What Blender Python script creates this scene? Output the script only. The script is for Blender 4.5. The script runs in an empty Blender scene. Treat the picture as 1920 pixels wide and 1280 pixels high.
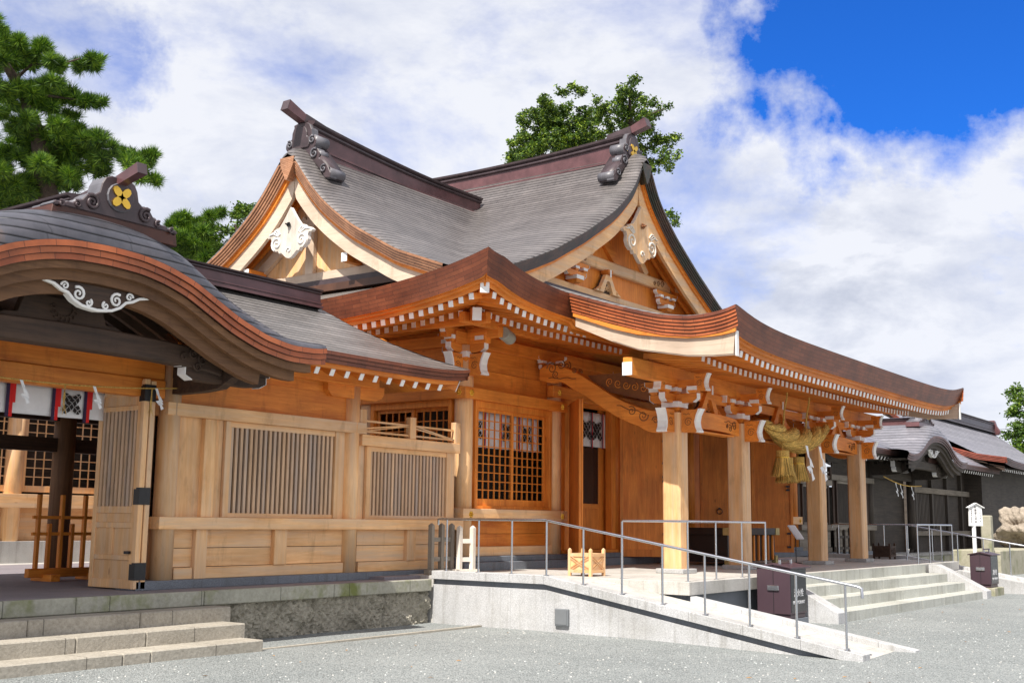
import bpy, bmesh, math, random
from mathutils import Vector, Matrix
rnd = random.Random(7)
S = bpy.context.scene
PI = math.pi

# ---------------------------------------------------------------- camera
cam_d = bpy.data.cameras.new('camera')
cam = bpy.data.objects.new('camera', cam_d)
S.collection.objects.link(cam)
S.camera = cam
yaw, pitch, roll = 0.945414506, 0.154492801, 0.0116110893
fw = Vector((math.sin(yaw)*math.cos(pitch), math.cos(yaw)*math.cos(pitch), math.sin(pitch)))
rt = Vector((math.cos(yaw), -math.sin(yaw), 0))
up = rt.cross(fw)
r2 = rt*math.cos(roll) + up*math.sin(roll)
u2 = up*math.cos(roll) - rt*math.sin(roll)
M = Matrix((r2, u2, -fw)).transposed().to_4x4()
M.translation = Vector((0, 0, 0.88))
cam.matrix_world = M
cam_d.sensor_width = 36
cam_d.lens = 36*2160.25/1920
cam_d.clip_start = 0.1
cam_d.clip_end = 4000

# ---------------------------------------------------------------- world sky
SUN_TRAVEL = Vector((0.76, 0.16, -1.0)).normalized()
ts = -SUN_TRAVEL
elev = math.asin(ts.z)
azim = math.atan2(ts.x, ts.y)
W = bpy.data.worlds.new("World")
S.world = W
W.use_nodes = True
nt = W.node_tree
nt.nodes.clear()
def N(t, **k):
    n = nt.nodes.new(t)
    for a, b in k.items(): setattr(n, a, b)
    return n
def L(a, b): nt.links.new(a, b)
out = N('ShaderNodeOutputWorld')
bg = N('ShaderNodeBackground'); bg.inputs[1].default_value = 0.12
sky = N('ShaderNodeTexSky', sky_type='NISHITA')
sky.sun_disc = False
sky.sun_elevation = elev
sky.sun_rotation = azim
sky.air_density = 1.0; sky.dust_density = 0.3; sky.ozone_density = 2.5
def mth(op, a, b=None, c=None, clamp=False):
    n = N('ShaderNodeMath', operation=op); n.use_clamp = clamp
    for i, v in enumerate((a, b, c)):
        if v is None: continue
        if isinstance(v, (int, float)): n.inputs[i].default_value = v
        else: L(v, n.inputs[i])
    return n.outputs[0]
def mixc(f, a, b, bt='MIX'):
    n = N('ShaderNodeMix', data_type='RGBA', blend_type=bt)
    for s, v in ((n.inputs[0], f), (n.inputs[6], a), (n.inputs[7], b)):
        if isinstance(v, (int, float)): s.default_value = v
        elif isinstance(v, tuple): s.default_value = (*v, 1)
        else: L(v, s)
    return n.outputs[2]
tc = N('ShaderNodeTexCoord')
gen = tc.outputs['Generated']
def vnoise(scale, detail, rough, sc=(1, 1, 1), loc=(0, 0, 0), dist=0):
    mp = N('ShaderNodeMapping'); mp.inputs['Scale'].default_value = sc; mp.inputs['Location'].default_value = loc
    L(gen, mp.inputs[0])
    n = N('ShaderNodeTexNoise'); n.inputs['Scale'].default_value = scale; n.inputs['Detail'].default_value = detail
    n.inputs['Roughness'].default_value = rough; n.inputs['Distortion'].default_value = dist
    L(mp.outputs[0], n.inputs['Vector'])
    return n.outputs['Fac']
def cl(x, lo, hi): return mth('MINIMUM', mth('MAXIMUM', x, lo), hi)
def towards(px, py):
    d = fw + r2*(px-960)/2160.25 - u2*(py-640)/2160.25
    return d.normalized()
wobble = None
def lobe(px, py, wdeg, soft):
    global wobble
    if wobble is None:
        w1_ = vnoise(7, 8, .62, loc=(1, 7, 3)); w2_ = vnoise(24, 6, .6, loc=(4, 0, 3))
        wobble = mth('ADD', mth('MULTIPLY', mth('SUBTRACT', w1_, .5), 11), mth('MULTIPLY', mth('SUBTRACT', w2_, .5), 3))
    d = towards(px, py)
    dp = N('ShaderNodeVectorMath', operation='DOT_PRODUCT')
    nn = N('ShaderNodeVectorMath', operation='NORMALIZE'); L(gen, nn.inputs[0])
    L(nn.outputs[0], dp.inputs[0]); dp.inputs[1].default_value = d
    a = mth('ARCCOSINE', dp.outputs['Value'])
    a = mth('MULTIPLY', a, 180/PI)
    a = mth('ADD', a, wobble)
    return mth('DIVIDE', mth('SUBTRACT', wdeg, a), soft, clamp=False)
big = vnoise(3.2, 9, .62, sc=(1, 1, 1.6), loc=(3.1, .4, 0), dist=.25)
fine = vnoise(11, 7, .6, sc=(1, 1, 1.7), loc=(0, 2, 1))
den = mth('ADD', mth('MULTIPLY', big, 2.1), mth('MULTIPLY', fine, .3))
lowright = cl(lobe(1750, 620, 9, 5), 0, 1)
den = mth('ADD', mth('SUBTRACT', den, .52), mth('MULTIPLY', lowright, .28))           # mean about .65
hole = cl(lobe(1700, 30, 8.6, 3.2), -0.3, 1.15)
hole2 = cl(lobe(1530, 225, 4.4, 3.0), 0, 1.1)
hole3 = cl(lobe(95, 65, 4.2, 3.6), 0, .5)
hole4 = cl(lobe(1870, 420, 3.0, 3.0), 0, .0)
hole5 = cl(lobe(1860, 480, 2.0, 2.2), 0, .12)
hs = mth('ADD', mth('MAXIMUM', hole, hole2), mth('ADD', hole3, mth('ADD', hole4, hole5)))
den = mth('SUBTRACT', den, mth('MULTIPLY', hs, .78))
cover = cl(mth('MULTIPLY', mth('SUBTRACT', den, .08), 1.55), 0, 1)
cover = mth('SMOOTH_MIN', cover, .97, .1)
shade = vnoise(6.5, 8, .6, sc=(1, 1, 2.4), loc=(5.3, 1.2, 2.2), dist=.2)
shade = cl(mth('MULTIPLY', mth('SUBTRACT', shade, .46), 5.0), 0, 1)
ccol = mixc(shade, (5.5, 5.6, 5.9), (4.1, 4.35, 5.1))
greyband = cl(lobe(1600, 520, 6.5, 6), 0, 1)
ccol = mixc(mth('MULTIPLY', greyband, mth('MULTIPLY', shade, .55)), ccol, (2.5, 2.7, 3.15))
skyc = mixc(1.0, sky.outputs[0], (.10, .44, 1.10), 'MULTIPLY')
fd = N('ShaderNodeVectorMath', operation='DOT_PRODUCT'); n3 = N('ShaderNodeVectorMath', operation='NORMALIZE'); L(gen, n3.inputs[0]); L(n3.outputs[0], fd.inputs[0])
fd.inputs[1].default_value = Vector((fw.x, fw.y, .12)).normalized()
ahead = cl(mth('MULTIPLY', mth('ADD', fd.outputs['Value'], .25), 1.5), 0, 1)      # added fill: unseen sky behind the viewer made brighter and warmer
ccol = mixc(ahead, (5.9, 5.75, 5.6), ccol)
final = mixc(cover, skyc, ccol)
L(final, bg.inputs[0]); L(bg.outputs[0], out.inputs[0])

# ---------------------------------------------------------------- sun, exposure
sd = bpy.data.lights.new('sun', 'SUN'); sd.energy = 5.0; sd.angle = math.radians(.5); sd.color = (1, .95, .87)
so = bpy.data.objects.new('sun', sd); S.collection.objects.link(so)
so.rotation_euler = SUN_TRAVEL.to_track_quat('-Z', 'Y').to_euler()
so.location = (0, 0, 40)
S.view_settings.view_transform = 'Standard'; S.view_settings.look = 'None'
S.view_settings.exposure = 0.48; S.view_settings.gamma = 1; S.view_settings.use_curve_mapping = False
S.cycles.max_bounces = 8; S.cycles.diffuse_bounces = 5

# ---------------------------------------------------------------- materials
MATS = {}
class Mat:
    def __init__(s, name):
        s.m = bpy.data.materials.new(name); s.m.use_nodes = True
        s.t = s.m.node_tree; s.t.nodes.clear()
        s.o = s.n('ShaderNodeOutputMaterial'); s.b = s.n('ShaderNodeBsdfPrincipled')
        s.l(s.b.outputs[0], s.o.inputs[0])
        s.tc = s.n('ShaderNodeTexCoord')
        MATS[name] = s.m
    def n(s, t, **k):
        x = s.t.nodes.new(t)
        for a, b in k.items(): setattr(x, a, b)
        return x
    def l(s, a, b): s.t.links.new(a, b)
    def set(s, k, v):
        i = s.b.inputs[k]
        if isinstance(v, (int, float)): i.default_value = v
        elif isinstance(v, tuple): i.default_value = (*v, 1) if len(v) == 3 else v
        else: s.l(v, i)
    def co(s, sc=(1, 1, 1), loc=(0, 0, 0), src='Object', rot=(0, 0, 0)):
        mp = s.n('ShaderNodeMapping'); mp.inputs['Scale'].default_value = sc; mp.inputs['Location'].default_value = loc
        mp.inputs['Rotation'].default_value = rot
        s.l(s.tc.outputs[src], mp.inputs[0]); return mp.outputs[0]
    def noise(s, vec, scale, det=4, rough=.55, dist=0):
        n = s.n('ShaderNodeTexNoise'); s.l(vec, n.inputs['Vector'])
        n.inputs['Scale'].default_value = scale; n.inputs['Detail'].default_value = det
        n.inputs['Roughness'].default_value = rough; n.inputs['Distortion'].default_value = dist
        return n.outputs['Fac']
    def ramp(s, f, stops):
        r = s.n('ShaderNodeValToRGB'); s.l(f, r.inputs[0]); e = r.color_ramp.elements
        e[0].position, e[0].color = stops[0][0], (*stops[0][1], 1)
        e[1].position, e[1].color = stops[-1][0], (*stops[-1][1], 1)
        for p, c in stops[1:-1]:
            x = e.new(p); x.color = (*c, 1)
        return r.outputs[0]
    def mul(s, a, b, fac=1.0, bt='MULTIPLY'):
        n = s.n('ShaderNodeMix', data_type='RGBA', blend_type=bt)
        for q, v in ((n.inputs[0], fac), (n.inputs[6], a), (n.inputs[7], b)):
            if isinstance(v, (int, float)): q.default_value = v
            elif isinstance(v, tuple): q.default_value = (*v, 1)
            else: s.l(v, q)
        return n.outputs[2]
    def math(s, op, a, b=0, clamp=False):
        n = s.n('ShaderNodeMath', operation=op); n.use_clamp = clamp
        for i, v in enumerate((a, b)):
            if isinstance(v, (int, float)): n.inputs[i].default_value = v
            else: s.l(v, n.inputs[i])
        return n.outputs[0]
    def sep(s, vec):
        n = s.n('ShaderNodeSeparateXYZ'); s.l(vec, n.inputs[0]); return n.outputs
    def bump(s, h, st=.3, d=.01):
        b = s.n('ShaderNodeBump'); b.inputs['Strength'].default_value = st; b.inputs['Distance'].default_value = d
        s.l(h, b.inputs['Height']); s.l(b.outputs[0], s.b.inputs['Normal']); return b

def wood(name, c1, c2, axis='z', rough=.55, grey=None):
    m = Mat(name)
    sc = {'x': (.5, 7, 7), 'y': (7, .5, 7), 'z': (7, 7, .5)}[axis]
    rn = m.n('ShaderNodeObjectInfo').outputs['Random']
    add = m.n('ShaderNodeVectorMath', operation='ADD')
    cb = m.n('ShaderNodeCombineXYZ')
    for i in range(3): m.l(m.math('MULTIPLY', rn, 13.7+i*5), cb.inputs[i])
    m.l(m.tc.outputs['Object'], add.inputs[0]); m.l(cb.outputs[0], add.inputs[1])
    mp = m.n('ShaderNodeMapping'); mp.inputs['Scale'].default_value = sc; m.l(add.outputs[0], mp.inputs[0])
    g = m.noise(mp.outputs[0], 1.6, 5, .6, 1.2)
    mp2 = m.n('ShaderNodeMapping'); mp2.inputs['Scale'].default_value = tuple(v*6 for v in sc); m.l(add.outputs[0], mp2.inputs[0])
    g2 = m.noise(mp2.outputs[0], 2.0, 3, .6)
    f = m.math('ADD', m.math('MULTIPLY', g, .75), m.math('MULTIPLY', g2, .3))
    col = m.ramp(f, [(.32, c1), (.72, c2)])
    lo = m.noise(add.outputs[0], .9, 3, .6)
    col = m.mul(col, m.ramp(lo, [(.25, (.74, .70, .66)), (.75, (1.16, 1.14, 1.1))]))
    col = m.mul(col, m.ramp(rn, [(0, (.88, .86, .84)), (1, (1.08, 1.07, 1.05))]))
    if grey:
        gm = m.noise(mp.outputs[0], .8, 4, .65)
        col = m.mul(col, grey, m.math('MULTIPLY', m.math('SUBTRACT', gm, .42, True), 3.0, True), 'MIX')
    kn = m.n('ShaderNodeTexVoronoi', feature='F1'); m.l(m.co(tuple(.45 if v < 1 else 1.5 for v in sc), (.3, .7, .2)), kn.inputs['Vector']); kn.inputs['Scale'].default_value = 1.6
    col = m.mul(col, m.ramp(kn.outputs['Distance'], [(0, (.42, .34, .30)), (.022, (.6, .5, .45)), (.05, (1, 1, 1)), (1, (1, 1, 1))]))
    stn = m.noise(m.co((2.2, 2.2, .7), (5, 2, 8)), 1.3, 5, .7)
    col = m.mul(col, m.ramp(stn, [(.3, (.70, .66, .62)), (.44, (1, 1, 1)), (1, (1, 1, 1))]), .8)
    m.set('Base Color', col); m.set('Roughness', rough)
    m.bump(f, .25, .006)
    return m.m
for a in 'xyz':
    wood('orange_wood_'+a, (.60, .160, .015), (.90, .345, .052), a)
    wood('pale_wood_'+a, (.72, .395, .165), (.92, .605, .320), a, grey=(.62, .46, .32))
    wood('dark_wood_'+a, (.026, .014, .009), (.085, .047, .028), a, .7)
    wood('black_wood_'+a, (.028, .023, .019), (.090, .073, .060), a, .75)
    wood('brown_wood_'+a, (.095, .044, .017), (.21, .105, .046), a, .7)
    wood('grey_wood_'+a, (.16, .145, .125), (.34, .31, .27), a, .85)
wood('blonde_wood_y', (.54, .43, .34), (.68, .57, .47), 'y')
wood('blonde_wood_z', (.54, .43, .34), (.68, .57, .47), 'z')
wood('slat_wood_z', (.52, .35, .22), (.74, .53, .36), 'z', .8, grey=(.40, .34, .30))
wood('white_wood_z', (.62, .58, .53), (.82, .79, .74), 'z', .8)
wood('carved_wood_x', (.16, .055, .014), (.26, .095, .025), 'x', .6)  # dark brown holds the shade of carved recesses in the colour

def plain(name, c, rough=.5, metal=0, noise=.12, sc=6, spec=.5):
    m = Mat(name)
    n = m.noise(m.co(), sc, 5, .6)
    m.set('Base Color', m.mul(c, m.ramp(n, [(.3, (1-noise,)*3), (.7, (1+noise,)*3)])))
    m.set('Roughness', rough); m.set('Metallic', metal); m.set('Specular IOR Level', spec)
    return m.m
plain('white_paint', (.84, .83, .81), .6, noise=.06)
plain('iron', (.012, .012, .013), .45, 0, .2)
plain('gold', (.80, .50, .08), .35, 1, .1)
plain('steel', (.56, .57, .60), .27, 1, .05)
plain('copper_dark', (.060, .040, .044), .42, .0, .35, 3)
plain('copper_grey', (.13, .125, .14), .42, .0, .3, 3)
plain('ridge_plum', (.115, .052, .055), .30, .0, .35, 2)
plain('glass_dark', (.012, .012, .014), .12, 0, .1)
plain('brown_steel', (.060, .034, .044), .42, 0, .06, 2)
plain('black_panel', (.010, .011, .016), .22, 0, .05, 6, .35)
plain('cloth_white', (.74, .74, .76), .9, 0, .06)
plain('cloth_red', (.62, .012, .012), .8)
plain('cloth_navy', (.030, .016, .055), .8)
plain('crest_black', (.014, .010, .010), .85)
plain('paper', (.82, .82, .84), .8, 0, .03)
plain('speaker_grey', (.34, .35, .30), .6)
plain('black_lacquer', (.018, .012, .011), .35)
plain('brass', (.55, .45, .20), .45, .8, .2)
plain('wire_black', (.02, .02, .02), .6)
plain('ink', (.06, .05, .06), .8)
plain('bark', (.085, .060, .044), .9, 0, .4, 9)
plain('vent_grey', (.17, .18, .19), .5, 0, .05)
plain('yellow_cap', (.75, .55, .04), .5)

def roof_metal(name, c1, c2, per, seamdark=.22, rust=None):
    m = Mat(name)
    P = m.sep(m.tc.outputs['Object'])
    z = P[2]
    wob = m.noise(m.co((1, 1, 1)), .8, 3)
    zz = m.math('ADD', z, m.math('MULTIPLY', wob, .02))
    fr = m.math('FRACT', m.math('DIVIDE', zz, per))
    seam = m.ramp(fr, [(.0, (seamdark,)*3), (.16, (seamdark+.05,)*3), (.24, (.92,)*3), (.9, (1.06,)*3), (1, (1,)*3)])
    row = m.math('FLOOR', m.math('DIVIDE', zz, per))
    wn = m.n('ShaderNodeTexWhiteNoise', noise_dimensions='1D'); m.l(row, wn.inputs['W'])
    n1 = m.noise(m.co((1, 1, 2.5)), 1.2, 6, .65)
    n2 = m.noise(m.co((1, 1, 1)), .25, 3)
    col = m.ramp(m.math('ADD', m.math('MULTIPLY', n1, .8), m.math('MULTIPLY', n2, .2)), [(.3, c1), (.7, c2)])
    col = m.mul(col, m.ramp(wn.outputs[0], [(0, (.86,)*3), (1, (1.12,)*3)]))
    stq = m.noise(m.co((4, 4, .5)), 1.5, 5, .65)
    col = m.mul(col, m.ramp(stq, [(.3, (.84, .82, .82)), (.5, (1, 1, 1)), (.72, (1.15, 1.12, 1.1))]))
    if rust:
        rn = m.noise(m.co((1, 1, .5), (4, 2, 1)), 1.6, 5, .6)
        col = m.mul(col, rust, m.math('MULTIPLY', m.math('SUBTRACT', rn, .58, True), 5, True), 'MIX')
    # upright joints, staggered by course
    s = m.math('ADD', m.math('ADD', P[0], P[1]), m.math('MULTIPLY', wn.outputs[0], 3.0))
    fj = m.math('FRACT', m.math('DIVIDE', s, 1.1))
    j = m.ramp(fj, [(0, (.55,)*3), (.014, (.55,)*3), (.02, (1,)*3), (1, (1,)*3)])
    col = m.mul(col, j, .8)
    col = m.mul(col, seam)
    m.set('Base Color', col); m.set('Roughness', .43); m.set('Metallic', .25)
    saw = m.ramp(fr, [(0, (0,)*3), (.1, (1,)*3), (1, (.0,)*3)])
    m.bump(saw, .55, .02)
    return m.m
roof_metal('roof_metal', (.125, .112, .110), (.205, .185, .180), .092, .10)
roof_metal('roof_metal_low', (.17, .158, .15), (.27, .25, .24), .066, .08)
roof_metal('roof_metal_gate', (.042, .045, .058), (.11, .105, .12), .12, .22, rust=(.20, .12, .075))
roof_metal('roof_metal_far', (.20, .195, .22), (.30, .29, .32), .11, .30)

def fascia(name, c1, c2, dark, moss=None, gloss=.45):
    m = Mat(name)
    uv = m.co((1, 1, 1), src='UV')
    br = m.n('ShaderNodeTexBrick'); m.l(uv, br.inputs['Vector'])
    br.inputs['Scale'].default_value = 1; br.inputs['Brick Width'].default_value = .42; br.inputs['Row Height'].default_value = .075
    br.inputs['Mortar Size'].default_value = .004; br.inputs['Mortar Smooth'].default_value = .3
    br.inputs['Color1'].default_value = (*c1, 1); br.inputs['Color2'].default_value = (*c2, 1); br.inputs['Mortar'].default_value = (*dark, 1)
    n = m.noise(m.co((1, 1, 1)), 2.0, 5, .65)
    col = m.mul(br.outputs['Color'], m.ramp(n, [(.3, (.62, .60, .60)), (.7, (1.3, 1.25, 1.2))]))
    if moss:
        mn = m.noise(m.co((1, 1, 1), (7, 3, 1)), 1.1, 6, .7)
        col = m.mul(col, moss, m.math('MULTIPLY', m.math('SUBTRACT', mn, .47, True), 6, True), 'MIX')
    m.set('Base Color', col); m.set('Roughness', gloss)
    inv = m.math('SUBTRACT', 1, br.outputs['Fac'])
    m.bump(inv, .2, .005)
    return m.m
fascia('fascia_red', (.33, .082, .026), (.42, .120, .04), (.07, .02, .01))
fascia('fascia_brown', (.150, .042, .020), (.215, .066, .030), (.055, .018, .011))
fascia('fascia_tan', (.33, .16, .085), (.44, .23, .13), (.08, .035, .02))
fascia('fascia_moss', (.060, .034, .024), (.10, .055, .035), (.015, .012, .01), moss=(.028, .030, .018))
fascia('fascia_far', (.10, .050, .042), (.14, .070, .058), (.04, .02, .015))
fascia('fascia_far_red', (.22, .055, .035), (.28, .075, .045), (.06, .02, .012))

def stone(name, c1, c2, sp=90, rough=.8, joints=None, blotch=.12, bumpst=.15):
    m = Mat(name)
    v = m.noise(m.co(), sp, 2, .8)
    col = m.ramp(v, [(.36, c1), (.64, c2)])
    b = m.noise(m.co(), 1.3, 6, .65)
    col = m.mul(col, m.ramp(b, [(.3, (1-blotch,)*3), (.72, (1+blotch,)*3)]))
    if joints:
        P = m.sep(m.tc.outputs['Object'])
        for i, per in joints:
            fr = m.math('FRACT', m.math('DIVIDE', P[i], per))
            w = .006/per
            col = m.mul(col, m.ramp(fr, [(0, (.62,)*3), (w, (.62,)*3), (w*1.5, (1,)*3), (1, (1,)*3)]))
    m.set('Base Color', col); m.set('Roughness', rough)
    m.bump(v, bumpst, .004)
    return m
stone('granite', (.30, .30, .295), (.54, .535, .53), joints=[(1, 1.07)])
stone('granite_deck', (.42, .405, .38), (.56, .54, .505), 60, joints=[(0, .9), (1, .9)])
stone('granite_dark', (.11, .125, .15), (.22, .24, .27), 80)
stone('granite_step', (.36, .365, .33), (.54, .545, .50), 70, joints=[(0, 1.3)])
m = stone('granite_wall', (.33, .33, .335), (.58, .58, .585), 85, joints=[(1, 2.1)])
m = stone('shade_deck', (.20, .18, .20), (.27, .245, .265), 50, blotch=.15)  # gate paving stone darkened in colour for the shade under the roof

gm = m
def weather_stone(nm):
    mm = MATS[nm]; t_ = mm.node_tree; b_ = [n for n in t_.nodes if n.type == 'BSDF_PRINCIPLED'][0]
    src = b_.inputs['Base Color'].links[0].from_socket
    tcn = [n for n in t_.nodes if n.type == 'TEX_COORD'][0]
    def nz(sc, s, d):
        mp = t_.nodes.new('ShaderNodeMapping'); mp.inputs['Scale'].default_value = sc; t_.links.new(tcn.outputs['Object'], mp.inputs[0])
        n = t_.nodes.new('ShaderNodeTexNoise'); n.inputs['Scale'].default_value = s; n.inputs['Detail'].default_value = d; n.inputs['Roughness'].default_value = .65
        t_.links.new(mp.outputs[0], n.inputs['Vector']); return n.outputs['Fac']
    for sc, s, d, stops in (((6, 6, .35), 1.2, 5, ((.34, (.80, .79, .77)), (.46, (1, 1, 1)), (.62, (1, 1, 1)), (.72, (1.14, 1.14, 1.15)))), ((1, 1, 1), .9, 6, ((.32, (.84, .83, .80)), (.55, (1.02, 1.02, 1.02))))):
        r = t_.nodes.new('ShaderNodeValToRGB'); t_.links.new(nz(sc, s, d), r.inputs[0]); e = r.color_ramp.elements
        e[0].position, e[0].color = stops[0][0], (*stops[0][1], 1); e[1].position, e[1].color = stops[-1][0], (*stops[-1][1], 1)
        for p, c in stops[1:-1]: x = e.new(p); x.color = (*c, 1)
        mx = t_.nodes.new('ShaderNodeMix'); mx.data_type = 'RGBA'; mx.blend_type = 'MULTIPLY'; mx.inputs[0].default_value = 1
        t_.links.new(src, mx.inputs[6]); t_.links.new(r.outputs[0], mx.inputs[7]); src = mx.outputs[2]
    t_.links.new(src, b_.inputs['Base Color'])
for nm in ('granite_wall', 'granite_step', 'granite_deck', 'granite', 'granite_dark'): weather_stone(nm)

def old_stone(name, c1, c2, moss=None, pits=14, st=.8, dist=.03, joint=None):
    m = Mat(name)
    a = m.noise(m.co(), pits, 6, .7)
    b = m.noise(m.co((1, 1, 1), (3, 1, 2)), 1.2, 5, .65)
    col = m.ramp(m.math('ADD', m.math('MULTIPLY', a, .6), m.math('MULTIPLY', b, .45)), [(.33, c1), (.7, c2)])
    if moss:
        mn = m.noise(m.co((1, 1, .8), (1, 5, 2)), 1.6, 5, .6)
        col = m.mul(col, moss, m.math('MULTIPLY', m.math('SUBTRACT', mn, .5, True), 6, True), 'MIX')
    if joint:
        P = m.sep(m.tc.outputs['Object'])
        fr = m.math('FRACT', m.math('ADD', m.math('DIVIDE', P[0], joint), .37))
        w = .01/joint
        col = m.mul(col, m.ramp(fr, [(0, (.35,)*3), (w, (.35,)*3), (w*1.6, (1,)*3), (1, (1,)*3)]))
    m.set('Base Color', col); m.set('Roughness', .92)
    m.bump(a, st, dist)
    return m.m
old_stone('old_step', (.23, .205, .165), (.50, .46, .39), None, 22, .5, .02, joint=1.9)
old_stone('old_ledge', (.24, .235, .19), (.44, .43, .36), (.16, .18, .055), 16, .35, .015, joint=1.5)
old_stone('rough_tuff', (.17, .155, .115), (.56, .52, .43), None, 12, 1.0, .05)
old_stone('pale_rock', (.22, .18, .14), (.58, .49, .39), None, 3.2, 1, .25)
old_stone('plinth_stone', (.28, .26, .19), (.45, .42, .32), (.20, .21, .12), 9, .4, .02)

# gravel
m = Mat('gravel')
vo = m.n('ShaderNodeTexVoronoi', feature='F1'); m.l(m.co(), vo.inputs['Vector']); vo.inputs['Scale'].default_value = 58
vo2 = m.n('ShaderNodeTexVoronoi', feature='F1'); m.l(m.co(loc=(3, 1, 0)), vo2.inputs['Vector']); vo2.inputs['Scale'].default_value = 100
bw = m.n('ShaderNodeSeparateColor'); m.l(vo.outputs['Color'], bw.inputs[0])
bw2 = m.n('ShaderNodeSeparateColor'); m.l(vo2.outputs['Color'], bw2.inputs[0])
mixv = m.math('ADD', m.math('MULTIPLY', bw.outputs[0], .55), m.math('MULTIPLY', bw2.outputs[0], .45))
col = m.ramp(mixv, [(.12, (.15, .165, .163)), (.4, (.27, .29, .288)), (.65, (.345, .368, .365)), (.92, (.46, .475, .465))])
b = m.noise(m.co(), .5, 5, .6)
col = m.mul(col, m.ramp(b, [(.3, (.86, .87, .87)), (.7, (1.12, 1.11, 1.1))]))
dk = m.ramp(vo.outputs['Distance'], [(.0, (1.1,)*3), (.5, (1.0,)*3), (.85, (.42,)*3)])
col = m.mul(col, dk)
m.set('Base Color', col); m.set('Roughness', .9)
hh = m.math('SUBTRACT', 1, vo.outputs['Distance'])
m.bump(hh, .9, .018)

def foliage(name, dark, light, tip):
    m = Mat(name)
    r = m.n('ShaderNodeNewGeometry').outputs['Random Per Island']
    col = m.ramp(r, [(0, dark), (.55, light), (1, tip)])
    cl_ = m.noise(m.co(), .9, 2)
    col = m.mul(col, m.ramp(cl_, [(.3, (.6, .65, .6)), (.7, (1.35, 1.3, 1.1))]))
    m.set('Base Color', col); m.set('Roughness', .6)
    tr = m.n('ShaderNodeBsdfTranslucent'); m.l(col, tr.inputs[0])
    mx = m.n('ShaderNodeMixShader'); mx.inputs[0].default_value = .22
    m.l(m.b.outputs[0], mx.inputs[1]); m.l(tr.outputs[0], mx.inputs[2]); m.l(mx.outputs[0], m.o.inputs[0])
foliage('pine_needles', (.018, .055, .008), (.085, .20, .014), (.28, .44, .03))
foliage('leaf_green', (.014, .038, .006), (.070, .150, .012), (.28, .38, .03))
foliage('leaf_dark', (.022, .055, .008), (.075, .155, .012), (.20, .30, .025))

def straw(name):
    m = Mat(name)
    n = m.noise(m.co((9, 9, 9)), 3.5, 6, .75, .6)
    m.set('Base Color', m.ramp(n, [(.3, (.26, .14, .03)), (.5, (.66, .41, .10)), (.75, (.90, .62, .20))]))
    m.set('Roughness', .9); m.bump(n, .9, .03)
straw('straw')
plain('straw_light', (.95, .64, .17), .8, 0, .3)
plain('straw_dark', (.16, .09, .02), .9, 0, .3)

# ================================================================ helpers
def interp(tab, x):
    if x <= tab[0][0]: return tab[0][1]
    for i in range(len(tab)-1):
        a, b = tab[i], tab[i+1]
        if x <= b[0]:
            t = (x-a[0])/(b[0]-a[0]); return a[1]+(b[1]-a[1])*t
    a, b = tab[-2], tab[-1]
    return b[1]+(x-b[0])*(b[1]-a[1])/(b[0]-a[0])
def smoothtab(tab, w=.25):
    return lambda x: (interp(tab, abs(x-w))+2*interp(tab, abs(x))+interp(tab, abs(x+w)) + interp(tab, abs(x-w/2))+interp(tab, abs(x+w/2)))/6

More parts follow.
